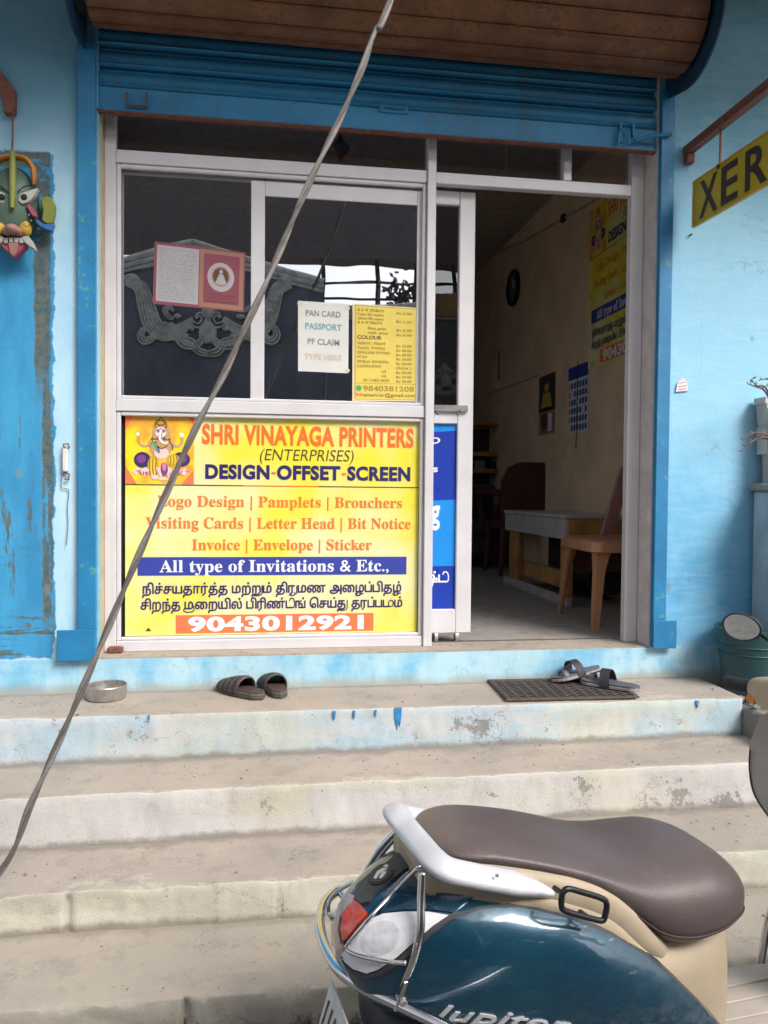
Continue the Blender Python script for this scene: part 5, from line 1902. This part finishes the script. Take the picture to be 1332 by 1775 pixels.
EB = 9.4
by = 2 * GLASS_Y - EB
ob = thing('backdrop', 'added dark blank hoarding on thin posts with grille bars across the lane', 'backdrop', (0, by, -.75))  # added screen, stands in for a shaded upper storey in the reflection
ztop = mir(600, 452, EB).z
m = MB(); m.box((-12, by - .30, ztop + .002), (14, by + .12, ztop + 1.9)); m.build('dark_panel', simple('backdrop_dark', (.11, .095, .095), .85), ob)
m = MB(); m.box((-12.1, by - .36, ztop + 1.902), (14.1, by + .2, ztop + 1.98)); m.build('top_rail', MT['soffit'], ob)
for x in (-11.5, -7, 7, 13.5):
    m = MB(); m.tube([(x, by - .1, -.76), (x, by - .1, ztop)], .07, 8); m.build('main_post', MT['dark'], ob)
for i, px in enumerate((562, 655, 722, 790)):
    m = MB(); a = mir(px, 470, EB - .15); m.tube([(a.x, by + .1, -.75), (a.x, by + .1, ztop)], .035, 6); m.build('grille_post', MT['dark'], ob)
for py in (488, 515, 540, 600):
    m = MB(); a, b = mir(540, py, EB - .15), mir(820, py - 4, EB - .15); m.tube([(a.x, by + .1, a.z), (b.x + 2, by + .1, b.z)], .022, 6); m.build('grille_bar', MT['dark'], ob)
m = MB()
c = mir(693, 515, EB - .3)
for k in range(140):
    r3 = random.Random(k)
    d = Vector((r3.gauss(0, .14), r3.gauss(0, .1), r3.gauss(0, .12)))
    q = Vector((c.x, by + .35, c.z)) + d
    a = Vector((r3.uniform(-1, 1), r3.uniform(-1, 1), r3.uniform(-1, 1))).normalized() * .07
    b = a.orthogonal().normalized() * .03
    m.face([q - a, q + b, q + a, q - b])
tree = thing('lane_shrub', 'dark leafy shrub growing below the hoarding across the lane', 'shrub', (c.x, by + .35, -.75))
m.build('foliage', simple('shrub_leaf', (.05, .055, .05), .7), tree)
m = MB(); m.tube([(c.x, by + .35, -.75), (c.x + .03, by + .36, c.z)], [.05, .03], 8); m.build('trunk', MT['darkwood'], tree)

# ------------------------------------------------------------------ the scooter (local frame: s forward, t to its left / away from the steps' viewer, h up)
from mathutils.bvhtree import BVHTree
from mathutils.geometry import delaunay_2d_cdt
SO, SA = Vector((.658, -1.86, -.74)), math.radians(7.6)
sct = thing('scooter', 'dark teal motor scooter with brown and beige seat parked before the steps', 'scooter', SO, SA)
SM = BASE['scooter']
SMI = SM.inverted()
CL = SMI @ CAM


def sray(px, py):
    return (SMI.to_3x3() @ ray(px, py)).normalized()


def unT(px, py, t):
    d = sray(px, py)
    return CL + d * ((t - CL.y) / d.y)


def unH(px, py, h):
    d = sray(px, py)
    return CL + d * ((h - CL.z) / d.z)


def unS(px, py, s):
    d = sray(px, py)
    return CL + d * ((s - CL.x) / d.x)


def teal_paint():
    m = M('teal_body_paint')
    n, n2 = m.noise(3, 4), m.noise(40, 5, .8)
    n3 = m.noise(14, 6, .75, stretch=(1, 1, 2.4))
    k = m.mix(n.ss(.3, .7), (.005, .048, .090), (.009, .068, .115))
    k = m.mix((n3 + (n2 - .5) * .7).ss(.52, .76) * .16, k, (.15, .23, .27))
    sc_ = (m.noise(2.2, 3, .5, stretch=(1.2, 1, 5), dist=.6) - .5).abs()
    k = m.mix(sc_.ss(.0025, .0006) * n3.ss(.5, .6) * .5, k, (.35, .42, .46))
    k = m.mix((m.z - .45).ss(.06, -.05) * (n2 + n3 - .5).ss(.4, .65) * .35, k, (.22, .20, .17))
    k = m.mix((m.noise(9, 7, .8, stretch=(.5, 1, 3))).ss(.71, .74) * .5, k, (.35, .42, .44))
    m.col(k).rough(n3 * .15 + .2).set(Metallic=.25, Coat_Weight=1.0, Coat_Roughness=.035)
    return m.m


SMT = dict(teal=teal_paint(),
           seat=None,
           beige=simple('beige_body_plastic', (.46, .37, .26), .5, var=.12, scale=6, bump=.08, dirt=((.33, .26, .18), .62)),
           beige2=simple('seat_side_vinyl', (.47, .38, .27), .55, var=.12, scale=8, bump=.1, bscale=300),
           shield=simple('inner_shield_plastic', (.56, .49, .43), .55, var=.12, scale=6, bump=.08),
           dgrey=simple('grey_textured_plastic', (.06, .06, .065), .6, var=.2, scale=20, bump=.15, bscale=400),
           silver=simple('silver_rail_paint', (.66, .66, .70), .32, .1, var=.06, scale=12, bump=.03, dirt=((.45, .43, .42), .70), coat=.4),
           lens=simple('clear_lens', (.86, .85, .87), .12, .0, var=.07, scale=60, bump=.0, coat=.8),
           lens2=simple('lens_reflector', (.74, .74, .77), .12, .1, var=.12, scale=70, bump=.0, coat=.8),
           red=simple('red_lens', (.60, .075, .035), .18, var=.3, scale=40, bump=0, coat=.8),
           redpale=simple('outer_lens_rim', (.42, .30, .27), .2, var=.2, scale=20, bump=0, coat=.8),
           ltrim=simple('number_plate_white', (.62, .62, .62), .5, var=.15, scale=30))
sm = M('brown_seat_vinyl')
n, n2 = sm.noise(2.5, 5), sm.noise(30, 5, .75)
k = sm.mix(n.ss(.3, .7), (.095, .072, .072), (.140, .108, .106))
k = sm.mix((n2 + (n - .5) * .6).ss(.56, .72) * .4, k, (.19, .145, .142))
sm.col(k).rough(n2 * .16 + .34)
sm.bump(sm.voro(420) * .6 + sm.noise(6, 3) * 2.5 + sm.noise(7, 3, .5, stretch=(1, .35, 1), dist=1.2) * 3.0, .16, .004)
SMT['seat'] = sm.m


def interp(secs, N):
    P = [np.array(q, float) for q in secs]
    out = []
    for i in range(len(P) - 1):
        p0, p1, p2, p3 = P[max(i - 1, 0)], P[i], P[i + 1], P[min(i + 2, len(P) - 1)]
        for k in range(N):
            t = k / N
            m1, m2 = (p2 - p0) / 2, (p3 - p1) / 2
            # keep the interpolation from overshooting
            out.append((2 * t ** 3 - 3 * t ** 2 + 1) * p1 + (t ** 3 - 2 * t ** 2 + t) * m1 + (-2 * t ** 3 + 3 * t ** 2) * p2 + (t ** 3 - t ** 2) * m2)
    out.append(P[-1])
    return out


def ring(sec, p=3.0, N=36):
    s, hw, z0, z1 = sec
    zc, hz = (z0 + z1) / 2, abs(z1 - z0) / 2
    r = []
    for k in range(N):
        a = 2 * math.pi * k / N
        c, d = math.cos(a), math.sin(a)
        r.append(Vector((s, hw * math.copysign(abs(c) ** (2 / p), c), zc + hz * math.copysign(abs(d) ** (2 / p), d))))
    return r


def hull(name, secs, mat, p=3.0, N=6, parent=None, mod=None):
    m = MB()
    rings = [ring(q, p) for q in interp(secs, N)]
    if mod:
        rings = [[mod(v) for v in r] for r in rings]
    m.loft(rings)
    o = m.build(name, mat, parent or sct, smooth='all', local=True)
    return o


body_secs = [(-.516, .02, .545, .59), (-.508, .053, .515, .606), (-.482, .093, .475, .632), (-.435, .130, .445, .662), (-.375, .162, .425, .688), (-.30, .188, .40, .700), (-.2, .208, .37, .694), (-.05, .218, .345, .655), (.08, .213, .31, .568), (.18, .20, .29, .468), (.25, .18, .28, .385), (.30, .15, .272, .325)]
body = hull('body', body_secs, SMT['teal'], 3.1)
bmt = bmesh.new(); bmt.from_mesh(body.data)
BVH = BVHTree.FromBMesh(bmt)
inner = hull('under_seat_cowl', [(-.37, .10, .64, .735), (-.25, .150, .60, .730), (-.1, .172, .53, .70), (0, .182, .47, .66), (.1, .182, .38, .565), (.2, .168, .29, .552), (.27, .14, .25, .555), (.32, .105, .235, .55), (.345, .06, .25, .52)], SMT['beige'], 3.2)
# seat: beige side band and brown cushion
band = hull('seat_band', [(-.372, .06, .70, .745), (-.35, .105, .69, .752), (-.25, .142, .672, .748), (-.1, .165, .625, .722), (0, .176, .575, .685), (.06, .178, .525, .635), (.11, .170, .50, .575), (.14, .15, .50, .54)], SMT['beige2'], 3.6)
SEAT = [(-.340, .04, .744, .752), (-.328, .080, .738, .759), (-.295, .116, .736, .764), (-.23, .134, .730, .764), (-.12, .150, .702, .742), (-.03, .162, .660, .720), (.05, .176, .588, .701), (.11, .184, .533, .696), (.18, .186, .510, .696), (.25, .178, .514, .694), (.305, .152, .522, .678), (.35, .116, .528, .645), (.38, .075, .533, .608), (.394, .02, .55, .582)]
seat = hull('seat', SEAT, SMT['seat'], 2.7, 7)

def seam(k_idx, r_, mat, secs, p, nm, out=.0015):
    for kk in k_idx:
        m = MB()
        pts_ = []
        for q in interp(secs, 7)[5:-6]:
            rg = ring(q, p)
            c = sum(rg, Vector()) / len(rg)
            v = rg[kk]
            pts_.append(v + (v - c).normalized() * out)
        m.tube(pts_, r_, 6)
        m.build(nm, mat, seat, smooth='all', local=True)


seam((20, 34), .0030, simple('seat_seam_brown', (.05, .03, .03), .6), SEAT, 2.7, 'seat_seam')


def skin(name, poly, mat, off, thick, parent, grid=7, holes=None):
    """a thin shell laid on the scooter's body over the outline given by sight lines"""
    poly = [Vector((p[0], p[1])) for p in poly]
    n = len(poly)
    vs = list(poly)
    xs_, ys_ = [p.x for p in poly], [p.y for p in poly]
    x = min(xs_)
    while x < max(xs_):
        y = min(ys_)
        while y < max(ys_):
            ins = False
            for i in range(n):
                a, b = poly[i], poly[(i + 1) % n]
                if (a.y > y) != (b.y > y) and x < (b.x - a.x) * (y - a.y) / (b.y - a.y) + a.x:
                    ins = not ins
            if ins:
                dm = min((Vector((x, y)) - (a + (b - a) * max(0, min(1, (Vector((x, y)) - a).dot(b - a) / max(1e-9, (b - a).length_squared))))).length for a, b in zip(poly, poly[1:] + poly[:1]))
                if dm > grid * .35:
                    vs.append(Vector((x, y)))
            y += grid
        x += grid
    v2, e2, f2, *_ = delaunay_2d_cdt(vs, [(i, (i + 1) % n) for i in range(n)], [list(range(n))], 1, 1e-4)
    bm = bmesh.new()
    top, bot = [], []
    for q in v2:
        d = sray(q.x, q.y)
        loc, nor, _, _ = BVH.ray_cast(CL, d)
        if loc is None:
            g = CL + d * 1.75
            loc, nor, _, _ = BVH.find_nearest(g)
            for _i in range(6):
                g = CL + d * (loc - CL).dot(d)
                loc, nor, _, _ = BVH.find_nearest(g)
        if nor.dot(d) > 0: nor = -nor
        top.append(bm.verts.new(loc + nor * off))
        bot.append(bm.verts.new(loc + nor * (off - thick)))
    cnt = {}
    for f in f2:
        try:
            bm.faces.new([top[i] for i in f])
        except ValueError:
            continue
        for i in range(len(f)):
            e_ = (f[i], f[(i + 1) % len(f)])
            cnt[tuple(sorted(e_))] = cnt.get(tuple(sorted(e_)), 0) + 1
    for (i, j), c in cnt.items():
        if c == 1:
            bm.faces.new((top[i], top[j], bot[j], bot[i]))
    m = MB(); m.bm.free(); m.bm = bm
    return m.build(name, mat, parent, smooth=True, local=True)


# tail: grey deck with the maker's badge, lamps
deck = skin('tail_deck', [(616, 1560), (620, 1538), (645, 1517), (675, 1496), (702, 1473), (726, 1481), (730, 1492), (691, 1521), (650, 1553), (642, 1566), (628, 1570)], SMT['dgrey'], .006, .006, sct)
def rot_ell(cx, cy, rx, ry, ang, n=26):
    c, s_ = math.cos(ang), math.sin(ang)
    return [(cx + rx * math.cos(t) * c - ry * math.sin(t) * s_, cy + rx * math.cos(t) * s_ + ry * math.sin(t) * c) for t in np.linspace(0, 2 * math.pi, n, endpoint=False)]
bd = skin('badge', rot_ell(664, 1521, 24, 14.5, -.62), MT['black'], .009, .003, deck, 5)
skin('badge_face', rot_ell(664, 1521, 20.5, 11.5, -.62), SMT['dgrey'], .010, .001, deck, 5)
for pts in ([(652, 1530), (658, 1518), (668, 1512), (676, 1513), (670, 1518), (662, 1522), (656, 1531)], [(661, 1529), (667, 1520), (675, 1518), (671, 1524), (665, 1530)], [(668, 1509), (674, 1506), (678, 1509), (673, 1512)]):
    skin('badge_emblem', pts, MT['alu'], .011, .001, deck, 5)
tl = skin('tail_lamp', [(597, 1610), (600, 1594), (609, 1577), (619, 1566), (629, 1573), (642, 1588), (634, 1595), (619, 1611), (608, 1626), (601, 1630)], SMT['red'], .010, .010, sct)
skin('outer_lens', [(577, 1640), (574, 1618), (580, 1592), (592, 1570), (608, 1552), (618, 1558), (606, 1572), (595, 1591), (592, 1613), (598, 1640), (602, 1652), (592, 1662)], SMT['redpale'], .008, .008, sct)
skin('lamp_facet', [(598, 1592), (610, 1578), (618, 1590), (604, 1606)], simple('amber_facet', (.66, .07, .02), .2, var=.3, scale=60, bump=0), .0108, .001, tl, 5)
ind = skin('indicator_lamp', [(600, 1652), (608, 1640), (624, 1618), (645, 1598), (668, 1588), (705, 1583), (745, 1584), (778, 1588), (752, 1606), (722, 1630), (690, 1657), (660, 1676), (640, 1683), (618, 1676), (604, 1664)], SMT['lens'], .010, .010, sct)
skin('reflector', rot_ell(664, 1626, 34, 25, -.5), SMT['lens2'], .0108, .001, ind, 6)
skin('lens_bezel', [(598, 1664), (612, 1682), (636, 1694), (662, 1688), (694, 1668), (730, 1638), (790, 1592), (782, 1587), (752, 1607), (722, 1632), (690, 1660), (660, 1679), (640, 1686), (616, 1679), (602, 1666)], SMT['dgrey'], .008, .008, sct)
# seam and highlights plates above the lamp: the tail fairing edge
skin('tail_fairing', [(652, 1570), (700, 1520), (735, 1496), (758, 1530), (742, 1545), (742, 1578), (700, 1579), (662, 1585)], SMT['teal'], .005, .005, sct)
skin('tail_fairing', [(744, 1578), (760, 1545), (790, 1548), (822, 1556), (800, 1572), (785, 1583)], SMT['teal'], .005, .005, sct)
skin('panel_gap', [(690, 1712), (723, 1642), (750, 1610), (788, 1586), (829, 1573), (881, 1567), (932, 1575), (988, 1590), (1054, 1614), (1110, 1648), (1165, 1690), (1209, 1736), (1240, 1790), (1200, 1800), (1000, 1700), (800, 1650), (720, 1730)], SMT['dgrey'], .003, .003, sct, 14)
# side panel as a raised shell
skin('side_panel', [(690, 1718), (725, 1650), (752, 1618), (790, 1594), (830, 1581), (880, 1575), (930, 1583), (985, 1598), (1050, 1622), (1105, 1655), (1160, 1697), (1205, 1742), (1240, 1790), (1245, 1850), (1100, 1870), (900, 1835), (760, 1768)], SMT['teal'], .0095, .0095, sct, 14)
# maker's model name in chrome letters
vs_, fs_ = glyphs('Jupiter', .006, True, .35)
x0_, x1_ = min(v[0] for v in vs_), max(v[0] for v in vs_)
ch_ = cap_h(False)
bm = bmesh.new()
lo = []
for x, y in vs_:
    u = (x - x0_) / (x1_ - x0_)
    v = y / ch_
    px_, py_ = 738 + 248 * u + 3 * v, 1756 + 27 * u - 23 * v
    d = sray(px_, py_)
    loc, nor, _, _ = BVH.ray_cast(CL, d)
    if nor.dot(d) > 0: nor = -nor
    lo.append((bm.verts.new(loc + nor * .0125), loc + nor * .008))
ec = {}
for f in fs_:
    try:
        bm.faces.new([lo[i][0] for i in f])
    except ValueError:
        continue
    for i in range(len(f)):
        e_ = tuple(sorted((f[i], f[(i + 1) % len(f)])))
        ec[e_] = ec.get(e_, 0) + 1
lo2 = [bm.verts.new(q[1]) for q in lo]
for (i, j), c in ec.items():
    if c == 1:
        bm.faces.new((lo[i][0], lo[j][0], lo2[j], lo2[i]))
m = MB(); m.bm.free(); m.bm = bm
m.build('lettering', simple('silver_lettering', (.84, .84, .86), .22, .35, var=.05, bump=0, coat=.5), sct, local=True)

# grab rail
m = MB()
near = [unT(x, y, t) for x, y, t in ((957, 1551, -.158), (930, 1541, -.160), (890, 1531, -.161), (825, 1519, -.158), (778, 1508, -.150), (752, 1490, -.125), (730, 1465, -.075), (706, 1436, -.005), (684, 1408, .045))]
far = [near[-1] + Vector(q) for q in ((.016, .036, -.012), (.050, .060, -.035), (.11, .075, -.06), (.19, .085, -.09), (.26, .09, -.12))]
path = bez(near + far, 6)
n = len(path)
rings = []
for i, p in enumerate(path):
    tg = (path[min(i + 1, n - 1)] - path[max(i - 1, 0)]).normalized()
    nr = Vector((-.35 * abs(tg.y), -.62 * abs(tg.x), .80)).normalized()
    sd = tg.cross(nr).normalized()
    nr = sd.cross(tg).normalized()
    k = min(1, .25 + 5.0 * min(i, n - 1 - i) / n)
    rings.append([p + sd * (.024 * k * math.copysign(abs(math.cos(a)) ** .6, math.cos(a))) + nr * (.0125 * (.6 + .4 * k) * math.copysign(abs(math.sin(a)) ** .7, math.sin(a))) for a in np.linspace(0, 2 * math.pi, 16, endpoint=False)])
m.loft(rings)
m.build('grab_rail', SMT['silver'], sct, smooth='all', local=True)
m = MB(); q = unT(862, 1518, -.178); m.ball(q, .004, 1); m.build('rail_screw', MT['steel'], sct, local=True)
# chrome rear guard and its stays
gp = [unH(x, y, .500) for x, y in ((1010, 1905), (880, 1832), (770, 1779), (690, 1741), (630, 1712), (592, 1685), (566, 1646), (555, 1604), (562, 1568), (588, 1544))]
g_end = [Vector((-.42, .255, .5)), Vector((-.30, .265, .495)), Vector((-.1, .265, .47))]
m = MB(); m.tube(bez(gp + g_end, 6), .0115, 10); m.build('rear_guard', MT['chrome'], sct, smooth='all', local=True)
gb = unH(692, 1738, .500)
top_ = unT(733, 1512, -.135)
mid_ = gb.lerp(top_, .55) + Vector((.004, -.030, .0))
m = MB(); m.tube(bez([gb + Vector((0, 0, .01)), gb.lerp(mid_, .35), mid_, top_.lerp(mid_, .4), top_], 6), [.0085] * 25, 8); m.build('guard_stay', MT['chrome'], sct, smooth='all', local=True)
m = MB()
a = gb.lerp(mid_, .38)
fl_ = Vector((.012, 0, 0))
m.prism([gb - fl_ * 1.2 + Vector((0, -.012, -.006)), gb + fl_ * 1.2 + Vector((0, -.012, -.006)), a + fl_ * .6 + Vector((0, -.006, 0)), a - fl_ * .6 + Vector((0, -.006, 0))], (0, -.004, 0), .001)
st_ = m.build('stay_plate', MT['chrome'], sct, local=True)
m = MB(); q = gb.lerp(a, .22); m.lathe([(.0, -.022), (.006, -.022), (.008, -.018), (.008, -.014)], q, 8, 'Y'); m.build('bolt', MT['steel'], st_, local=True)
m = MB()
def over(px, py, gap=.016):
    d = sray(px, py)
    loc, _, _, _ = BVH.ray_cast(CL, d)
    return (loc if loc is not None else unT(px, py, -.08)) - d * gap
rod = [top_ + Vector((-.004, .004, .01)), over(690, 1540), over(640, 1593, .02), over(606, 1634, .02), over(601, 1645, .02), over(614, 1654, .022), over(642, 1662, .022), over(675, 1668, .022), unT(703, 1670, -.19)]
m.tube(bez(rod, 5), .0042, 7); m.build('lamp_guard_rod', MT['chrome'], sct, smooth='all', local=True)
m = MB()
for a in ([(690, 1438, .12), (660, 1470, .135), (632, 1515, .16), (612, 1552, .185), (596, 1575, .205)], [(696, 1442, .12), (668, 1472, .135), (640, 1512, .15), (622, 1545, .16), (590, 1585, .17), (575, 1592, .19)]):
    m.tube(bez([unT(x, y, t) for x, y, t in a], 5), .006, 7)
m.build('far_stay', MT['chrome'], sct, smooth='all', local=True)
m = MB()
m.tube(bez([unT(x, y, t) for x, y, t in ((612, 1530, .17), (590, 1542, .19), (573, 1558, .21), (570, 1580, .22), (578, 1594, .2), (595, 1592, .18), (606, 1572, .17), (618, 1553, .165), (648, 1559, .08), (636, 1566, .03))], 5), .0045, 7)
m.build('far_rod', MT['chrome'], sct, smooth='all', local=True)
# black side loop
m = MB()
lp_ = [unT(x, y, -.225) for x, y in ((975, 1549), (985, 1541), (1010, 1547), (1042, 1557), (1052, 1566), (1050, 1585), (1044, 1596), (1020, 1591), (985, 1581), (974, 1572))]
m.tube(bez(lp_ + [lp_[0]], 4)[:-1], .0058, 8, closed=True)
lo_ = m.build('side_hook', MT['black'], sct, smooth='all', local=True)
m = MB()
for q in (lp_[0], lp_[7]):
    m.tube([q, q + Vector((0, .03, -.004))], .005, 6)
m.build('hook_mount', MT['black'], lo_, local=True)
# rear underside, number plate, wheels, engine
hull('rear_mudguard', [(-.46, .04, .38, .47), (-.44, .10, .35, .47), (-.38, .13, .33, .46), (-.25, .15, .30, .44), (-.1, .15, .28, .40), (.1, .13, .25, .36)], SMT['dgrey'], 3)
m = MB(); m.prism([Vector((-.505, -.115, .43)), Vector((-.505, .085, .43)), Vector((-.555, .085, .25)), Vector((-.555, -.115, .25))], (-.004, 0, -.001), .001)
npl = m.build('number_plate', SMT['ltrim'], sct, local=True)
m = MB()
for k in range(6):
    t_ = -.095 + k * .03
    m.prism([Vector((-.5085 - .05 * f, t_ + .006 * g, .43 - .18 * f)) + Vector((-.002, 0, 0)) for f, g in ((.15, 0), (.15, 1), (.45, 1.4 + .6 * (k % 2)), (.45, .4 + .6 * (k % 2)))], (-.001, 0, 0))
    m.prism([Vector((-.5085 - .05 * f, t_ + .006 * g, .43 - .18 * f)) + Vector((-.002, 0, 0)) for f, g in ((.55, 0), (.55, 1), (.85, 1.4 + .6 * ((k + 1) % 2)), (.85, .4 + .6 * ((k + 1) % 2)))], (-.001, 0, 0))
m.build('plate_stroke', MT['black'], npl, local=True)
def wheel(c, r):
    m = MB()
    m.lathe([(r * .62, -.05), (r * .86, -.052), (r * .97, -.036), (r, 0), (r * .97, .036), (r * .86, .052), (r * .62, .05)], c, 40, 'Y')
    w = m.build('wheel', MT['rubber'], sct, smooth=True, local=True)
    m = MB()
    m.lathe([(.03, -.055), (.05, -.04), (r * .55, -.025), (r * .63, -.045), (r * .63, .045), (r * .55, .025), (.05, .04), (.03, .055)], c, 32, 'Y')
    m.build('rim', MT['steel'], w, smooth=True, local=True)
wheel(Vector((-.28, 0, .215)), .228)
wheel(Vector((.98, 0, .215)), .228)
m = MB(); m.box((-.40, -.24, .10), (.05, -.16, .26), .04, 2); m.build('engine_cover', SMT['dgrey'], sct, smooth=True, local=True)
m = MB(); m.tube([Vector((-.05, -.15, .16)), Vector((-.25, -.21, .18)), Vector((-.55, -.22, .24))], [.03, .05, .05], 12); m.build('exhaust', MT['steel'], sct, smooth=True, local=True)
# floorboard, leg shield
m = MB()
fb = [(.28, .13), (.34, .19), (.45, .215), (.62, .215), (.72, .2)]
pts = [Vector((s, -t, .215)) for s, t in fb] + [Vector((s, t, .215)) for s, t in reversed(fb)]
m.prism(pts, (0, 0, -.05), .012)
flo = m.build('floorboard', SMT['shield'], sct, local=True)
for t in (-.13, -.075, -.02, .035, .09, .145):
    m = MB(); m.box((.38, t - .014, .2155), (.66, t + .014, .220), .002); m.build('tread_strip', SMT['shield'], flo, local=True)
m = MB()
rings = []
for h, s, w, th in ((.20, .70, .05, .06), (.40, .70, .05, .07), (.55, .69, .07, .075), (.62, .67, .12, .08), (.68, .655, .175, .08), (.74, .655, .195, .085), (.80, .660, .20, .085), (.88, .670, .175, .08), (.93, .685, .10, .07)):
    r = []
    for k in range(13):
        a = -1 + 2 * k / 12
        r.append(Vector((s + .05 * (1 - abs(a) ** 2.2) - .035, w * a, h)))
    for k in range(12, -1, -1):
        a = -1 + 2 * k / 12
        r.append(Vector((s + .02 + (th + .06) * (1 - abs(a) ** 2), w * a * .99, h)))
    rings.append(r)
m.loft(rings)
m.build('leg_shield', SMT['shield'], sct, smooth=True, local=True)
for t in (-1, 1):
    m = MB()
    m.tube(bez([Vector((.618, t * .188, .79)), Vector((.618, t * .188, .735)), Vector((.620, t * .168, .675)), Vector((.640, t * .115, .615))], 5), .0022, 6)
    m.build('shield_edge_trim', SMT['dgrey'], sct, smooth='all', local=True)
m = MB(); m.box((.598, -.09, .62), (.65, .09, .74), .012, 2); m.build('glove_box_lid', SMT['beige'], sct, smooth=True, local=True)
m = MB(); m.tube(bez([unT(1316, 1692, .235), unT(1322, 1655, .235), unT(1332, 1600, .235), unT(1345, 1555, .22)], 6), .010, 8); m.build('leg_guard', MT['chrome'], sct, smooth='all', local=True)
# handlebar cover, dials, grips, mirrors, front
m = MB()
rings = []
for t, hs, h0, h1 in ((-.215, .02, .935, .965), (-.20, .04, .92, .975), (-.14, .062, .905, .99), (-.06, .075, .89, 1.01), (.0, .078, .885, 1.015), (.06, .075, .89, 1.01), (.14, .062, .905, .99), (.20, .04, .92, .975), (.215, .02, .935, .965)):
    r = []
    for k in range(20):
        a = 2 * math.pi * k / 20
        c, d = math.cos(a), math.sin(a)
        r.append(Vector((.655 + hs * math.copysign(abs(c) ** .75, c), t, (h0 + h1) / 2 + (h1 - h0) / 2 * math.copysign(abs(d) ** .75, d))))
    rings.append(r)
m.loft(rings); hb = m.build('handlebar_cover', SMT['beige'], sct, smooth='all', local=True)
m = MB()
m.prism([Vector((.585 + .045 * a, t, .965 + .04 * a)) for a, t in ((0, -.07), (0, .07), (.6, .105), (1.3, .085), (1.5, 0), (1.3, -.085), (.6, -.105))], (-.006, 0, .012), .002)
m.build('instrument_glass', simple('instrument_glass', (.012, .02, .06), .12, var=.2, scale=30, bump=0, coat=.6), hb, local=True)
for t in (-1, 1):
    m = MB(); m.tube([Vector((.655, t * .205, .945)), Vector((.640, t * .245, .943)), Vector((.632, t * .300, .940)), Vector((.631, t * .306, .940))], [.017, .019, .019, .012], 12); m.build('grip', MT['rubber'], sct, smooth=True, local=True)
    m = MB(); m.tube(bez([Vector((.69, t * .20, .94)), Vector((.705, t * .26, .925)), Vector((.672, t * .345, .918))], 5), .006, 6, flat=.6); m.build('brake_lever', MT['steel'], sct, smooth='all', local=True)
    m = MB(); m.box((.605, t * .178 - .016, .915), (.618, t * .178 + .016, .935), .004); m.build('signal_switch', simple('amber_switch', (.75, .24, .02), .4), sct, local=True)
    c = unT(1287, 1087, .30) if t > 0 else Vector((.66, -.315, 1.13))
    m = MB(); m.tube(bez([Vector((.665, t * .155, .96)), Vector((.70, t * .17, 1.03)), c + Vector((.045, -.02 * t, -.02)), c + Vector((.012, 0, 0))], 6), .006, 8); ms = m.build('mirror_stem', MT['black'], sct, smooth='all', local=True)
    # mirror facing back, turned a little to the rider
    fw = Vector((-1, -.42 * t if t > 0 else .1, -.10)).normalized()
    sx_ = fw.cross(Vector((0, 0, 1))).normalized(); uz = sx_.cross(fw).normalized()
    def mring(r, d): return [c + fw * d + (sx_ * math.cos(a) * 1.28 + uz * math.sin(a) * (.86 + .07 * math.cos(a))) * r for a in np.linspace(0, 2 * math.pi, 28, endpoint=False)]
    m = MB(); m.loft([mring(.012, -.03), mring(.035, -.022), mring(.043, -.004), mring(.044, .004), mring(.0405, .006), mring(.0400, .003)], True, False); m.build('mirror_shell', MT['black'], ms, smooth=True, local=True)
    m = MB(); m.face(mring(.0402, .0032)); mg = bpy.data.materials.get('mirror_glass') or simple('mirror_glass', (.82, .84, .86), .02, 1., var=.02, bump=0)
    m.build('mirror_glass', mg, ms, local=True)
hull('front_apron', [(.755, .17, .30, .90), (.80, .15, .34, .92), (.86, .11, .40, .90), (.90, .06, .45, .85)], SMT['teal'], 2.6)
m = MB(); m.ball(Vector((.715, 0, .95)), (.05, .09, .06)); m.build('headlight', SMT['lens'], sct, smooth='all', local=True)
m = MB()
rings = []
for a in np.linspace(-.5, 3.2, 16):
    rings.append([Vector((.98 + .26 * math.cos(a), w, .215 + .26 * math.sin(a))) for w in (-.075, -.05, 0, .05, .075)] + [Vector((.98 + .255 * math.cos(a), w, .215 + .255 * math.sin(a))) for w in (.075, .05, 0, -.05, -.075)])
m.loft(rings); m.build('front_mudguard', SMT['teal'], sct, smooth=True, local=True)
m = MB(); m.tube([Vector((.77, 0, .88)), Vector((.93, 0, .40))], .03, 10); m.tube([Vector((.93, -.085, .42)), Vector((.98, -.085, .215))], .016, 8); m.tube([Vector((.93, .085, .42)), Vector((.98, .085, .215))], .016, 8); m.box((.90, -.10, .39), (.96, .10, .43), .008); m.build('fork', SMT['dgrey'], sct, smooth=True, local=True)
m = MB(); m.tube([Vector((-.05, .10, .25)), Vector((-.02, .14, .12)), Vector((-.06, .17, -.012)), Vector((-.12, .19, -.012))], .010, 8); m.tube([Vector((-.05, -.10, .25)), Vector((-.02, -.14, .12)), Vector((-.06, -.17, -.012)), Vector((-.12, -.19, -.012))], .010, 8); m.build('stand', MT['rubber'], sct, smooth='all', local=True)
